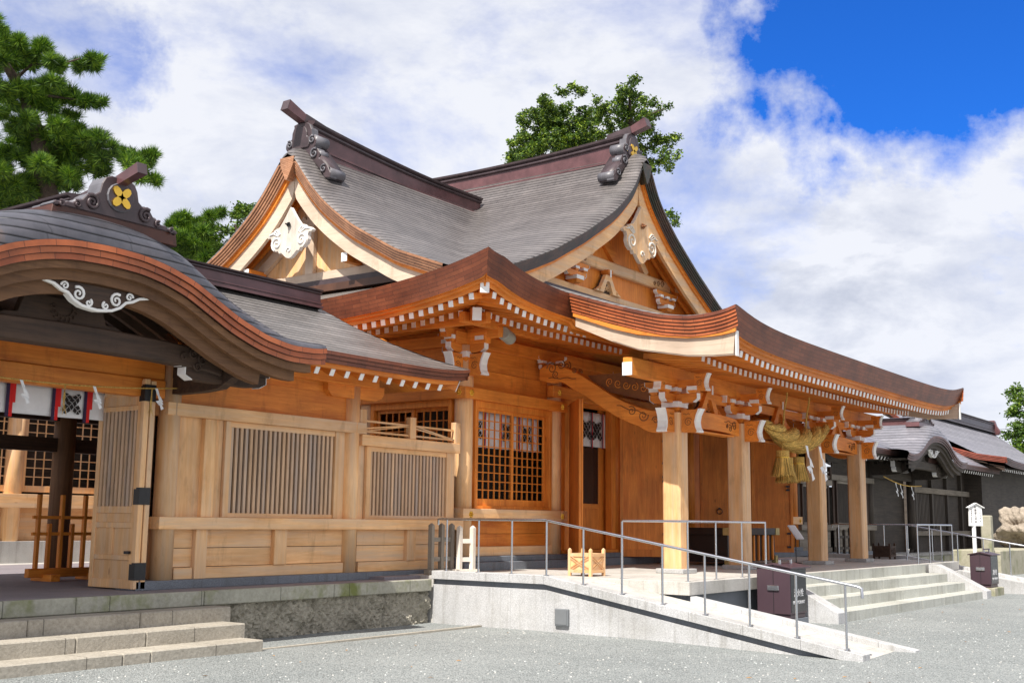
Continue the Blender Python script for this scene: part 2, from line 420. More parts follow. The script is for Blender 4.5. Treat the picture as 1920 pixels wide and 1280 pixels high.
def wloc(o):
    v = Vector((0, 0, 0))
    while o is not None:
        v += o.location; o = o.parent
    return v
class MB:
    def __init__(s): s.v = []; s.f = []; s.m = []; s.uv = {}; s.mats = []
    def mi(s, name):
        if name not in s.mats: s.mats.append(name)
        return s.mats.index(name)
    def face(s, pts, mat, uvs=None):
        b = len(s.v); s.v += [tuple(p) for p in pts]
        s.f.append(tuple(range(b, b+len(pts)))); s.m.append(s.mi(mat))
        if uvs: s.uv[len(s.f)-1] = uvs
    def box(s, x0, x1, y0, y1, z0, z1, mat):
        s.hexa([(x0, y0, z0), (x1, y0, z0), (x1, y1, z0), (x0, y1, z0), (x0, y0, z1), (x1, y0, z1), (x1, y1, z1), (x0, y1, z1)], mat)
    def hexa(s, P, mat, ends=None):
        b = len(s.v); s.v += [tuple(p) for p in P]
        for q in ((0, 3, 2, 1), (4, 5, 6, 7), (0, 1, 5, 4), (1, 2, 6, 5), (2, 3, 7, 6), (3, 0, 4, 7)):
            s.f.append(tuple(b+i for i in q)); s.m.append(s.mi(mat))
    def beam(s, p0, p1, w, h, mat, upv=(0, 0, 1), cap0=None, cap1=None, w1=None, h1=None, capt=.012):
        p0 = Vector(p0); p1 = Vector(p1); d = (p1-p0).normalized(); u = Vector(upv)
        sd_ = d.cross(u).normalized(); u = sd_.cross(d).normalized()
        w1 = w1 or w; h1 = h1 or h
        def ring(p, w, h): return [p - sd_*w/2 - u*h/2, p + sd_*w/2 - u*h/2, p + sd_*w/2 + u*h/2, p - sd_*w/2 + u*h/2]
        def seg(a, b, wa, ha, wb, hb, mt):
            A = ring(a, wa, ha); B = ring(b, wb, hb); k = len(s.v); s.v += [tuple(x) for x in A+B]
            for q in ((0, 1, 2, 3), (7, 6, 5, 4), (0, 4, 5, 1), (1, 5, 6, 2), (2, 6, 7, 3), (3, 7, 4, 0)):
                s.f.append(tuple(k+i for i in q)); s.m.append(s.mi(mt))
        seg(p0, p1, w, h, w1, h1, mat)
        if cap0: seg(p0 - d*capt, p0, w+.004, h+.004, w+.004, h+.004, cap0)
        if cap1: seg(p1, p1 + d*capt, w1+.004, h1+.004, w1+.004, h1+.004, cap1)
    def cyl(s, p0, p1, r0, r1, mat, n=20, caps=True):
        p0 = Vector(p0); p1 = Vector(p1); d = (p1-p0).normalized()
        a = Vector((1, 0, 0)) if abs(d.x) < .9 else Vector((0, 1, 0))
        e1 = d.cross(a).normalized(); e2 = d.cross(e1); k = len(s.v)
        for p, r in ((p0, r0), (p1, r1)):
            for i in range(n):
                t = 2*PI*i/n; s.v.append(tuple(p + e1*math.cos(t)*r + e2*math.sin(t)*r))
        for i in range(n):
            j = (i+1) % n; s.f.append((k+i, k+n+i, k+n+j, k+j)); s.m.append(s.mi(mat))
        if caps:
            s.f.append(tuple(k+i for i in range(n))); s.m.append(s.mi(mat))
            s.f.append(tuple(k+n+n-1-i for i in range(n))); s.m.append(s.mi(mat))
    def prism(s, poly, o, a1, a2, th, mat, edge=None):
        """flat outline poly (u,v) at o along a1,a2, thickness vector th"""
        o = Vector(o); a1 = Vector(a1); a2 = Vector(a2); th = Vector(th); n = len(poly); k = len(s.v)
        for q in (Vector((0, 0, 0)), th):
            for u, v in poly: s.v.append(tuple(o + a1*u + a2*v + q))
        s.f.append(tuple(k+i for i in range(n))); s.m.append(s.mi(mat))
        s.f.append(tuple(k+n+n-1-i for i in range(n))); s.m.append(s.mi(mat))
        for i in range(n):
            j = (i+1) % n; s.f.append((k+i, k+n+i, k+n+j, k+j)); s.m.append(s.mi(edge or mat))
    def grid(s, rows, mat, uv=None, closed=False):
        k = len(s.v); n = len(rows[0]); assert all(len(r) == n for r in rows)
        for r in rows: s.v += [tuple(p) for p in r]
        for i in range(len(rows)-1):
            for j in range(n if closed else n-1):
                j2 = (j+1) % n
                s.f.append((k+i*n+j, k+i*n+j2, k+(i+1)*n+j2, k+(i+1)*n+j)); s.m.append(s.mi(mat))
                if uv: s.uv[len(s.f)-1] = [uv[i][j], uv[i][j2], uv[i+1][j2], uv[i+1][j]]
    def tube(s, pts, r, mat, n=8, rfun=None):
        pts = [Vector(p) for p in pts]; rows = []
        prev = None
        for i, p in enumerate(pts):
            d = (pts[min(i+1, len(pts)-1)] - pts[max(i-1, 0)]).normalized()
            if prev is None:
                a = Vector((0, 0, 1)) if abs(d.z) < .9 else Vector((1, 0, 0)); e1 = d.cross(a).normalized()
            else: e1 = (prev - d*prev.dot(d)).normalized()
            prev = e1; e2 = d.cross(e1); rr = rfun(i/(len(pts)-1)) if rfun else r
            rows.append([p + e1*math.cos(2*PI*j/n)*rr + e2*math.sin(2*PI*j/n)*rr for j in range(n)])
        s.grid(rows, mat, closed=True)
        for rr_, rev in ((rows[0], True), (rows[-1], False)):
            k = len(s.v); s.v += [tuple(p) for p in rr_]
            q = tuple(range(k, k+n)); s.f.append(q[::-1] if rev else q); s.m.append(s.mi(mat))
    def spiral(s, o, a1, a2, R, turns, r, mat, sgn=1, ph=0):
        o = Vector(o); a1 = Vector(a1); a2 = Vector(a2); n = int(12*turns)+2; pts = []
        for i in range(n):
            t = i/(n-1); q = R*(1-t*.85); a = ph + sgn*turns*2*PI*t
            pts.append(o + a1*math.cos(a)*q + a2*math.sin(a)*q)
        s.tube(pts, r, mat, 6, lambda t: r*(1-.4*t))
    def build(s, name, parent=None, smooth=False, bevel=0, loc=None, solid=0, weld=False):
        me = bpy.data.meshes.new(name)
        off = Vector(loc) if loc is not None else Vector((0, 0, 0))
        base = (wloc(parent) if parent else Vector((0, 0, 0))) + off
        me.from_pydata([(x-base.x, y-base.y, z-base.z) for x, y, z in s.v], [], s.f)
        for nme in s.mats: me.materials.append(MATS[nme])
        me.polygons.foreach_set('material_index', s.m)
        if s.uv:
            ul = me.uv_layers.new(name='UVMap')
            for fi, uvs in s.uv.items():
                p = me.polygons[fi]
                for li, q in zip(p.loop_indices, uvs): ul.data[li].uv = q
        bm = bmesh.new(); bm.from_mesh(me)
        if weld: bmesh.ops.remove_doubles(bm, verts=bm.verts, dist=.0005)
        bmesh.ops.recalc_face_normals(bm, faces=bm.faces)
        bm.to_mesh(me); bm.free()
        if smooth: me.polygons.foreach_set('use_smooth', [True]*len(me.polygons))
        me.update()
        o = bpy.data.objects.new(name, me); S.collection.objects.link(o)
        o.location = off
        if parent: o.parent = parent
        if bevel:
            b = o.modifiers.new('bevel', 'BEVEL'); b.width = bevel; b.segments = 1; b.limit_method = 'ANGLE'; b.angle_limit = math.radians(50)
        if solid:
            b = o.modifiers.new('solid', 'SOLIDIFY'); b.thickness = solid; b.offset = -1
        return o
def thing(name, label, cat, loc=(0, 0, 0), group=None):
    o = bpy.data.objects.new(name, None); S.collection.objects.link(o); o.location = loc
    o.empty_display_size = .2
    return tag(o, label, cat, group)
def tag(o, label, cat, group=None):
    o['label'] = label; o['category'] = cat
    if group: o['group'] = group
    return o
def structure(o): o['kind'] = 'structure'; return o
def dup(o, parent=None, loc=None, label=None):
    c = o.copy(); S.collection.objects.link(c); c.parent = parent
    if loc is not None: c.location = loc
    if label: c['label'] = label
    for ch in list(o.children): dup(ch, c)
    return c
def frange(a, b, st):
    n = max(1, int(round((b-a)/st))); return [a+(b-a)*i/n for i in range(n+1)]
def fascia_strip(mb, top, outn, t, mat, inset=.10, n=5, down=None, lip=.008, u0=0, cap=None):
    """stacked bark/copper layers: top = list of points on the upper outer edge, outn = outward vector(s)"""
    L_ = [0]
    for i in range(1, len(top)): L_.append(L_[-1] + (Vector(top[i])-Vector(top[i-1])).length)
    for k in range(n):
        a, b = k/n, (k+1)/n
        rows = []; uvs = []
        for f, lp in ((a, 0), (b, 0), (b, -lip)):
            r = []; q = []
            for i, p in enumerate(top):
                o = Vector(outn[i] if isinstance(outn, list) else outn); d = Vector(down[i]) if down else Vector((0, 0, -1))
                tt = t[i] if isinstance(t, list) else t
                r.append(Vector(p) + d*tt*f - o*(inset*a - lp*0) - o*(0 if lp == 0 else lip + inset*(b-a)*.6)); q.append((L_[i]+u0, f*n*.075))
            rows.append(r); uvs.append(q)
        mb.grid(rows, (cap if (cap and k == 0) else mat), uvs)

# ================================================================ ground and platforms
D = -.09; DL = -.145
X0 = 25.85; YB = 19.45
def gz(x, y):
    a = max(0, min(1, (9.5-y)/3.6)); b = max(0, 1-abs(x-16)/5.5)
    return -.905 - .075*a*b + .03*max(0, min(1, (13-x)/3))*max(0, min(1, (y-9)/3)) + .008*math.sin(x*1.7+y)*math.sin(y*1.3)
mb = MB()
gx = [-900, -300, -100, -40] + frange(-20, 70, .5) + [90, 140, 300, 900]
gy = [-900, -300, -60] + frange(-12, 16, .5) + [24, 40, 90, 300, 900]
mb.grid([[(x, y, gz(x, y)) for x in gx] for y in gy], 'gravel')
structure(mb.build('ground', smooth=True))
# loose pebbles near the camera
mb = MB()
for i in range(2600):
    x = rnd.uniform(5, 24); y = rnd.uniform(2.2, 11.8)
    if 16 < x < 17.9 and y > 5.3: continue
    r = rnd.uniform(.008, .019); z = gz(x, y)
    a = rnd.uniform(0, PI)
    c, s_ = math.cos(a), math.sin(a)
    P = [(x+c*r, y+s_*r, z), (x-s_*r*.8, y+c*r*.8, z), (x-c*r, y-s_*r, z), (x+s_*r*.7, y-c*r*.7, z), (x, y, z+r*.8)]
    k = len(mb.v); mb.v += P
    mt = rnd.choice(['peb1', 'peb2', 'peb3'])
    for q in ((0, 1, 4), (1, 2, 4), (2, 3, 4), (3, 0, 4)):
        mb.f.append(tuple(k+j for j in q)); mb.m.append(mb.mi(mt))
plain('peb1', (.42, .44, .43), .9); plain('peb2', (.22, .245, .24), .9); plain('peb3', (.50, .49, .46), .9)
o = mb.build('pebbles'); o['kind'] = 'stuff'; tag(o, 'loose pale pebbles lying on the gravel forecourt', 'pebbles')

# main terrace
mb = MB()
mb.box(17.63, 2*X0-17.63, 9.03, 14.3, D-.22, D, 'granite_deck')
mb.box(17.73, 2*X0-17.73, 9.15, 14.3, -1.1, D-.223, 'granite_dark')
mb.box(16.362, 17.628, 10.88, 13.9, -1.1, D, 'granite_deck'); mb.box(16.14, 16.36, 13.303, 13.9, -1.1, D, 'granite_deck')
structure(mb.build('terrace_pavement', bevel=.006))
mb = MB()
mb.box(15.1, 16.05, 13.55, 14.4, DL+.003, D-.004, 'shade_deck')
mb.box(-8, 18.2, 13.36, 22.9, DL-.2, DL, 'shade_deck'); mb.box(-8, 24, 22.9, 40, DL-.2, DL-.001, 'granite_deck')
structure(mb.build('gate_pavement'))
mb = MB()
mb.box(8.6, 16.06, 12.16, 12.24, -1.0, gz(12, 12.2)+.02, 'old_step')
structure(mb.build('stone_kerb'))
mb = MB(); 
mb.box(33.6, 60, 13.4, 40, DL-.2, DL-.02, 'granite_deck'); mb.box(33.6, 80, 12.9, 13.398, -1.1, DL-.1, 'old_ledge')
structure(mb.build('far_pavement'))

# old ledge wall
t = thing('stone_ledge', 'mossy old stone ledge above a rough tuff retaining wall beside the white ramp', 'retaining wall', (13, 13.4, -.9))
mb = MB()
for i, (a, b) in enumerate(((-8, 8.95), (8.96, 11.0), (11.01, 13.6), (13.61, 16.04))):
    mb.box(a, b, 13.26+.004*(i % 2), 13.358, DL-.205, DL-.001*(i % 2), 'old_ledge')
mb.build('coping', t, bevel=.012)
mb = MB()
def rough(x, z):
    return .06*math.sin(x*5.1+z*3)*math.sin(z*9+x) + .03*math.sin(x*13.7)*math.sin(z*17+x*2)
rows = [[(x, 13.40 - max(0, rough(x, z))*min(1, (z+1.15)*2) - rnd.uniform(0, .035) - .03*abs(math.sin(x*23+z*31)*math.sin(z*27-x*19)) + (.05 if (abs(math.sin(x*1.9)) < .03) else 0), z) for x in frange(10.9, 16.06, .03)] for z in frange(-1.05, DL-.2, .03)]
mb.grid(rows, 'rough_tuff')
mb.build('retaining_wall', t, smooth=False)

# left steps
t = thing('stone_steps', 'worn grey stone steps rising to the dark gate porch', 'steps', (9, 12.6, -.9))
for i, (y, zt, zb, xe) in enumerate(((12.93, -.355, -.60, 11.22), (12.46, -.548, -.80, 11.08), (12.02, -.735, -1.05, 11.02))):
    mb = MB()
    xs = [-6, 3.2, 6.2+.5*i, 8.1+.35*i, 9.7-.25*i, xe]
    for a, b in zip(xs, xs[1:]): mb.box(a, b-.008, y, y+.5, zb, zt, 'old_step')
    mb.build('step', t, bevel=.014)

# ramp ------------------------------------------------------------
def ramp(tn, side, label):
    fx = (lambda x: x) if side > 0 else (lambda x: 2*X0-x)
    t = thing('access_ramp', label, 'ramp', (fx(16.9), 9.5, -.9))
    SL = .885/5.31
    def cz(y): return 0 if y >= 10.9 else -(10.9-y)*SL
    def strip(x0, x1, ys, top, bot, mat, nm, bev=.006):
        mb = MB()
        for a, b in zip(ys, ys[1:]):
            P = []
            for f in (bot, top):
                P += [(fx(x0), b, f(b)), (fx(x1), b, f(b)), (fx(x1), a-.003, f(a)), (fx(x0), a-.003, f(a))]
            mb.hexa(P, mat)
        return mb.build(nm, t, bevel=bev)
    ys = [13.3, 12.1, 10.9] + [10.9-.883*i for i in range(1, 6)] + [5.59]
    ys = sorted(set(ys), reverse=True)
    strip(16.06, 16.36, ys, cz, lambda y: cz(y)-.144, 'granite_wall', 'kerb')
    strip(16.115, 16.34, [13.3, 10.9, 5.72], lambda y: cz(y)-.235, lambda y: -1.2, 'granite_wall', 'side_wall', 0)
    strip(16.15, 16.34, [13.29, 10.9, 5.75], lambda y: cz(y)-.145, lambda y: cz(y)-.234, 'granite_dark', 'shadow_strip', 0)  # recessed strip coloured dark as the shadow line under the coping
    strip(16.361, 17.629, [10.879, 9.9, 9.0, 8.1, 7.2, 6.3, 5.42], lambda y: cz(y)-.09, lambda y: -1.2, 'granite_deck', 'ramp_floor', .003)
    strip(17.63, 17.85, [9.02, 8.1, 7.2, 6.3, 5.9, 5.35], lambda y: cz(y)-.01, lambda y: -1.2, 'granite_wall', 'kerb')
    return t
r1 = ramp('a', 1, 'white granite access ramp in the foreground below the porch, with steel handrail')
r2_ = ramp('b', -1, 'far white granite ramp behind the second hydrant cabinet')
v = thing('wall_vent', 'square grey vent box on the white ramp wall', 'vent', (16.12, 10.55, -.66))
mb = MB(); mb.box(16.06, 16.134, 10.42, 10.68, -.80, -.52, 'vent_grey'); mb.build('hood', v, bevel=.012)
mb = MB(); mb.box(16.052, 16.06, 10.44, 10.66, -.77, -.54, 'vent_grey'); mb.build('cover', v)

# handrails
def rail_thing(label, path, posts, r=.021, tips=()):
    t = thing('handrail', label, 'handrail', posts[0])
    mb = MB(); mb.tube(path, r, 'steel', 10); mb.build('rail', t, smooth=True)
    for p, zt in [(p, p[3]) for p in posts]:
        mb = MB(); mb.cyl((p[0], p[1], p[2]), (p[0], p[1], zt-.01), .0165, .0165, 'steel', 10)
        mb.cyl((p[0], p[1], p[2]), (p[0], p[1], p[2]+.008), .045, .045, 'steel', 10)
        mb.build('post', t, smooth=False)
    return t
def curbz(y): return 0 if y >= 10.9 else -(10.9-y)*.885/5.31
for sgn in (1, -1):
    fx = (lambda x: x) if sgn > 0 else (lambda x: 2*X0-x)
    X = fx(16.13)
    py = [13.02, 12.31, 11.6, 10.89] + [10.89-.722*i for i in range(1, 8)]
    posts = [(X, y, curbz(y), curbz(y)+.9) for y in py]
    path = [(X, 13.22, .80), (X, 13.22, .895), (X, 13.16, .905), (X, 10.92, .905)] + [(X, 5.66, curbz(5.66)+.905), (X, 5.60, curbz(5.62)+.89), (X, 5.595, curbz(5.6)+.76)]
    t = thing('handrail', 'long steel handrail sloping down the near side of the white ramp' if sgn > 0 else 'far steel handrail sloping down behind the second hydrant cabinet', 'handrail', (X, 10, 0), 'steel handrails')
    mb = MB(); mb.tube(path, .022, 'steel', 12); mb.build('rail', t, smooth=True)
    for p in posts:
        mb = MB(); mb.cyl((X, p[1], p[2]), (X, p[1], p[3]-.01), .0175, .0175, 'steel', 12)
        mb.cyl((X, p[1], p[2]), (X, p[1], p[2]+.008), .05, .05, 'steel', 12); mb.build('post', t)
    xa, xb = fx(17.80), fx(21.03)
    y1 = 9.14
    t = thing('handrail', 'steel guard rail turning the terrace corner in front of the first porch pillar' if sgn > 0 else 'steel guard rail at the far end of the terrace near the dark planter', 'handrail', (xa, y1, D), 'steel handrails')
    mb = MB(); mb.tube([(xa, 10.42, D+.02), (xa, 10.42, .89), (xa, 10.40, .91), (xa, y1, .91), (xb, y1, .91), (xb, y1, D+.02)] , .020, 'steel', 10)
    mb.build('rail', t, smooth=False)
    for p in ((xa, 10.42), (xa, y1), (fx(18.88), y1), (fx(19.96), y1), (xb, y1)):
        mb = MB(); mb.cyl((*p, D), (*p, .90), .0165, .0165, 'steel', 12); mb.cyl((*p, D), (*p, D+.008), .045, .045, 'steel', 12); mb.build('post', t)

# front steps of the terrace
t = thing('terrace_steps', 'wide pale granite steps up to the porch between sloping cheeks', 'steps', (26, 8.4, -.9))
def yl(x, y0): return y0 - .02*(x-26)
for i, (y, zt) in enumerate(((8.56, -.31), (8.14, -.516), (7.72, -.72))):
    mb = MB()
    xs = [21.38] + [21.38 + 1.57*k for k in range(1, 6)] + [30.8]
    for a, b in zip(xs, xs[1:]):
        mb.hexa([(a, yl(a, y), zt-.4), (b-.005, yl(b, y), zt-.4), (b-.005, 9.06, zt-.4), (a, 9.06, zt-.4), (a, yl(a, y), zt), (b-.005, yl(b, y), zt), (b-.005, 9.06, zt), (a, 9.06, zt)], 'granite_step')
    mb.build('step', t, bevel=.008)
for a, b in ((20.95, 21.375), (30.81, 31.25)):
    mb = MB()
    prof = [(9.024, -1.1), (7.62, -1.1), (7.62, -.71), (8.55, D-.13), (8.82, D-.008), (9.024, D-.008)]
    mb.prism([(y-.02*(a-26), z) for y, z in prof], (a, 0, 0), (0, 1, 0), (0, 0, 1), (b-a, 0, 0), 'granite_wall')
    mb.build('cheek', t, bevel=.008)
mb = MB(); mb.box(21.38, 30.8, 9.0, 9.028, D-.3, D-.001, 'granite_step'); mb.build('riser', t)

# ================================================================ worship hall
hall = thing('worship_hall', 'large orange cedar shrine hall with sweeping crossed gable roofs and a pillared porch', 'shrine hall', (X0, 14.2, D))
gA = smoothtab([(0, 10.40), (.2, 10.22), (.38, 9.90), (.6, 9.53), (.8, 9.30), (1.3, 8.85), (1.74, 8.52), (2.3, 8.18), (3, 7.76), (4.3, 7.08), (5.2, 6.70), (6, 6.40), (7, 6.05), (7.95, 5.75), (9, 5.40), (10.05, 5.05)], .12)
gB = smoothtab([(0, 9.33), (.25, 9.13), (.43, 8.88), (.8, 8.42), (1.16, 8.04), (1.6, 7.68), (2.18, 7.27), (3.45, 6.57), (4.77, 6.08), (5.11, 5.97), (6, 5.66), (7.51, 5.22)], .12)
YG, XG, XE, YE = 14.335, 17.9, 15.8, 11.94
XR, XER = 2*X0-XG, 2*X0-XE
def SA(x): return gA(abs(x-X0))
def SB(y): return gB(abs(y-YB))
def lift(x, y):
    sx = min(x-XE, XER-x); sy = min(y-YE, 2*YB-YE-y)
    return .6*math.exp(-max(0, sx)/.9)*math.exp(-max(0, sy)/2.0)
def skirt(x, y): return min(SA(x), SB(y)) + lift(x, y)
def smax(a, b, k=.18):
    h = max(k-abs(a-b), 0)/k; return max(a, b)+h*h*k*.25
def qc(t): t = max(0, min(1, t)); return math.sqrt(1-(1-t)**2)
def upper(x, y):
    a = SA(x) + .34*(qc((y-YG)/1.3)-0)*max(0, min(1, (7.4-abs(x-X0))/4))
    b = SB(y) + .34*(qc((min(x-XG, XR-x))/1.3))*max(0, min(1, (4.9-abs(y-YB))/3))
    if abs(x-X0) > 7.3 and False: return b
    return smax(a, b)
def nonuni(a, b, fine, st):
    return [a, a+.03, a+.09, a+.18, a+.3, a+.45, a+.62, a+.8, a+1.0, a+1.2] + frange(a+1.4, b-1.4, st) + [b-1.2, b-1.0, b-.8, b-.62, b-.45, b-.3, b-.18, b-.09, b-.03, b]
yend = 2*YB-YG
mb = MB()
gx = nonuni(XG, XR, 0, .16); gy = nonuni(YG, yend, 0, .16)
mb.grid([[(x, y, upper(x, y)) for x in gx] for y in gy], 'roof_metal')
roof = mb.build('main_roof', hall, smooth=True)
# skirts
mb = MB()
ys = frange(YE, YG+1.3, .12); xs = frange(XE, XER, .16)
mb.grid([[(x, y, skirt(x, y)) for x in xs] for y in ys], 'roof_metal_low')
ys2 = frange(YG+1.3, 2*YB-YE, .3)
for xa, xb in ((XE, XG+1.4), (XER, XR-1.4)):
    xs2 = frange(xa, xb, .16)
    mb.grid([[(x, y, skirt(x, y)) for x in xs2] for y in ys2], 'roof_metal_low')
mb.grid([[(x, y, skirt(x, y)) for x in frange(XG, XR, .4)] for y in frange(yend-1.3, 2*YB-YE, .3)], 'roof_metal_low')
mb.build('skirt_roof', hall, smooth=True)
# porch roof
zp = smoothtab([(8.0, 4.34), (8.47, 4.385), (9.4, 4.50), (10, 4.63), (10.5, 4.78), (11.1, 4.97), (11.94, 5.26), (12.6, 5.49), (14, 6.0)], .1)
def interp_zp(y): return (interp([(8.0, 4.34), (8.47, 4.385), (9.4, 4.50), (10, 4.63), (10.5, 4.78), (11.1, 4.97), (11.94, 5.26), (12.6, 5.49), (14, 6.0)], y))
XP, YP = 18.42, 8.47; XPR = 2*X0-XP
def porch(x, y):
    sx = min(x-XP, XPR-x)
    return interp_zp(y) + .30*math.exp(-max(0, sx)/.95)*math.exp(-(y-YP)/.62) + .05*qc(sx/.5)
mb = MB()
mb.grid([[(x, y, porch(x, y)) for x in [XP, XP+.05, XP+.15, XP+.3]+frange(XP+.5, XPR-.5, .3)+[XPR-.3, XPR-.15, XPR-.05, XPR]] for y in frange(YP, 12.7, .12)], 'roof_metal_low')
mb.build('porch_roof', hall, smooth=True)

# ---- eave fascias
def eave_top(side):
    pts, n_ = [], []
    if side == 'front_left': P = [(x, YE) for x in frange(XE, XP+4.6, .15)]; o = (0, -1, 0)
    elif side == 'front_right': P = [(x, YE) for x in frange(XPR-4.6, XER, .15)]; o = (0, -1, 0)
    elif side == 'left': P = [(XE, y) for y in frange(YE, 2*YB-YE, .25)]; o = (-1, 0, 0)
    elif side == 'right': P = [(XER, y) for y in frange(YE, 2*YB-YE, .5)]; o = (1, 0, 0)
    z = lambda x, y: skirt(x, y) if (XE-.1 <= x <= XP+.4 or x >= XPR-.4) else skirt(XP+.4, y)-.10
    return [(x, y, z(x, y)) for x, y in P], o
def clampc(p, ins):   # keeps inner layers mitred at corners
    return p
def eave_set(nm, top, o, mat, xlim=None, ylim=None, t=.43):
    """fascia + wooden board + soffit for a level eave"""
    o = Vector(o)
    L_ = [0]
    for i in range(1, len(top)): L_.append(L_[-1]+(Vector(top[i])-Vector(top[i-1])).length)
    def P(i, ins, dz):
        p = Vector(top[i]) - o*ins; p.z += dz
        if xlim:
            p.x = max(xlim[0]+ins if xlim[2] else xlim[0], min(xlim[1]-ins if xlim[3] else xlim[1], p.x))
        if ylim:
            p.y = max(ylim[0]+ins if ylim[2] else ylim[0], min(ylim[1], p.y))
        return p
    n = 6; mb = MB()
    R = range(len(top))
    for k in range(n):
        a, b = k/n, (k+1)/n
        for (i0, z0), (i1, z1) in (((.14*a, -t*a), (.14*b, -t*b)),):
            mb.grid([[P(i, i0, z0) for i in R], [P(i, i1, z1) for i in R]], mat, [[(L_[i], k*.075) for i in R], [(L_[i], (k+1)*.075) for i in R]])
    mb.build('eave_fascia', hall)
    mb = MB()
    w = 'orange_wood_x' if abs(o.y) > .5 else 'orange_wood_y'
    seq = [(.14, -t), (.20, -t), (.205, -t-.05), (.27, -t-.055), (.28, -t-.13)]
    for (i0, z0), (i1, z1) in zip(seq, seq[1:]):
        mb.grid([[P(i, i0, z0) for i in R], [P(i, i1, z1) for i in R]], w)
    mb.build('eave_board', hall)
    # soffits (above outer and inner rafters) and kioi board
    mb = MB()
    seq = [(.28, -t-.115), (1.30, -.30), (1.30, -.44), (1.38, -.455), (2.5, -.335), (3.4, -.25)]
    for (i0, z0), (i1, z1) in zip(seq, seq[1:]):
        mb.grid([[P(i, i0, z0) for i in R], [P(i, i1, z1) for i in R]], w)
    mb.build('soffit', hall)
T1, o1 = eave_top('front_left')
eave_set('a', T1, o1, 'fascia_brown', xlim=(XE, XP+4.6, True, False))
T2, o2 = eave_top('left')
eave_set('b', T2, o2, 'fascia_brown', ylim=(YE, 2*YB-YE, True, False))
T3, o3 = eave_top('front_right')
eave_set('c', T3, o3, 'fascia_brown', xlim=(XPR-4.6, XER, False, True))
T4, o4 = eave_top('right')
eave_set('d', T4, o4, 'fascia_brown', ylim=(YE, 2*YB-YE, True, False))
TP = [(x, YP, porch(x, YP)) for x in frange(XP, XPR, .15)]
eave_set('p', TP, (0, -1, 0), 'fascia_moss' if False else 'fascia_brown', xlim=(XP, XPR, True, True))
# porch verges
for xs_, sg in ((XP, -1), (XPR, 1)):
    mb = MB()
    ys_ = frange(YP, 11.95, .15)
    top = [(xs_, y, porch(xs_, y)+.002) for y in ys_]
    fascia_strip(mb, top, (sg, 0, 0), [.37 for y in ys_], 'fascia_red', inset=.12, n=6, cap='fascia_brown')
    mb.build('verge_fascia', hall)
    mb = MB(); q = xs_-sg*.16
    top = interp
    up_ = [(8.56, 4.235), (9.1, 4.20), (9.5, 4.20), (10.5, 4.325), (11.06, 4.50), (11.9, 4.80)]
    lo_ = [(11.9, 4.62), (11.06, 4.25), (10.5, 4.05), (9.5, 3.86), (9.0, 3.825), (8.60, 3.82)]
    fl_ = [(8.53, 4.31), (8.8, 4.27), (9.1, 4.26), (9.5, 4.27), (9.96, 4.33), (10.5, 4.42), (11.06, 4.58), (11.93, 4.90)]
    mb.prism(fl_ + [(y, z-.085) for y, z in fl_[::-1]], (q+sg*.05, 0, 0), (0, 1, 0), (0, 0, 1), (-sg*.05, 0, 0), 'orange_wood_y')
    mb.build('verge_moulding', hall)
    mb = MB(); mb.prism(up_+lo_, (q, 0, 0), (0, 1, 0), (0, 0, 1), (-sg*.07, 0, 0), 'blonde_wood_y')
    mb.prism([(y, z+.02) for y, z in lo_[1:]] + [(y, z-.0) for y, z in [(8.60, 3.86), (9.0, 3.865), (9.5, 3.90), (10.5, 4.09), (11.06, 4.29)]], (q+sg*.004, 0, 0), (0, 1, 0), (0, 0, 1), (sg*.008, 0, 0), 'blonde_wood_y')
    mb.box(q-.10 if sg > 0 else q-.006, q+.006 if sg > 0 else q+.10, 8.535, 8.555, 3.80, 4.25, 'white_paint')
    mb.build('bargeboard', hall)

# ---- rafters: shared mesh, one object each
def rafter_mesh(p0, p1, w=.10, h=.112, mat='orange_wood_y'):
    mb = MB(); mb.beam(p0, p1, w, h, mat, cap0='white_paint'); o = mb.build('rafter'); me = o.data
    bpy.data.objects.remove(o); return me
rO = rafter_mesh((0, 0, -.055), (0, 1.02, .165))
rI = rafter_mesh((0, 0, -.055), (0, 1.25, .075))
hb = wloc(hall)
nraft = 0
rest = MB()
def put_rafter(me, x, y, z, rot=0, keep=True):
    global nraft
    if keep and nraft < 100:
        o = bpy.data.objects.new('rafter', me); S.collection.objects.link(o); o.parent = hall
        o.location = Vector((x, y, z))-hb; o.rotation_euler = (0, 0, rot); nraft += 1
    else:
        k = len(rest.v); c, s_ = math.cos(rot), math.sin(rot)
        for v in me.vertices: rest.v.append((x+v.co.x*c-v.co.y*s_, y+v.co.x*s_+v.co.y*c, z+v.co.z))
        for p in me.polygons:
            rest.f.append(tuple(k+i for i in p.vertices)); rest.m.append(rest.mi(me.materials[p.material_index].name))
SP = .236
def eavez(x): return skirt(x, YE)
x = XE+.62
while x < XP+1.4:
    if x < XP+1.2: put_rafter(rO, x, YE+.33, eavez(max(x, XE+.2))-.555)
    x += SP
x = XE+1.45
while x < XP+4.2:
    put_rafter(rI, x, YE+1.22, (eavez(x) if x < XP+.8 else eavez(XP+.8))-.47)
    x += SP
y = YE+.62
i = 0
while y < 20:
    put_rafter(rO, XE+.33, y, skirt(XE, y)-.555, -PI/2, keep=y < 17)
    if y > YE+1.4: put_rafter(rI, XE+1.22, y, skirt(XE, y)-.47, -PI/2, keep=y < 17)
    y += SP
px_ = XP+.42; lst = []
while px_ < XPR-.3:
    lst.append(px_); px_ += SP
for i, x in enumerate(lst):
    z = porch(x, YP)
    put_rafter(rO, x, YP+.32, z-.56, keep=i < 22)
for i, x in enumerate(lst[3:-3]):
    put_rafter(rI, x, YP+1.2, porch(x, YP)-.52, keep=i < 16)
x = XPR-1.2
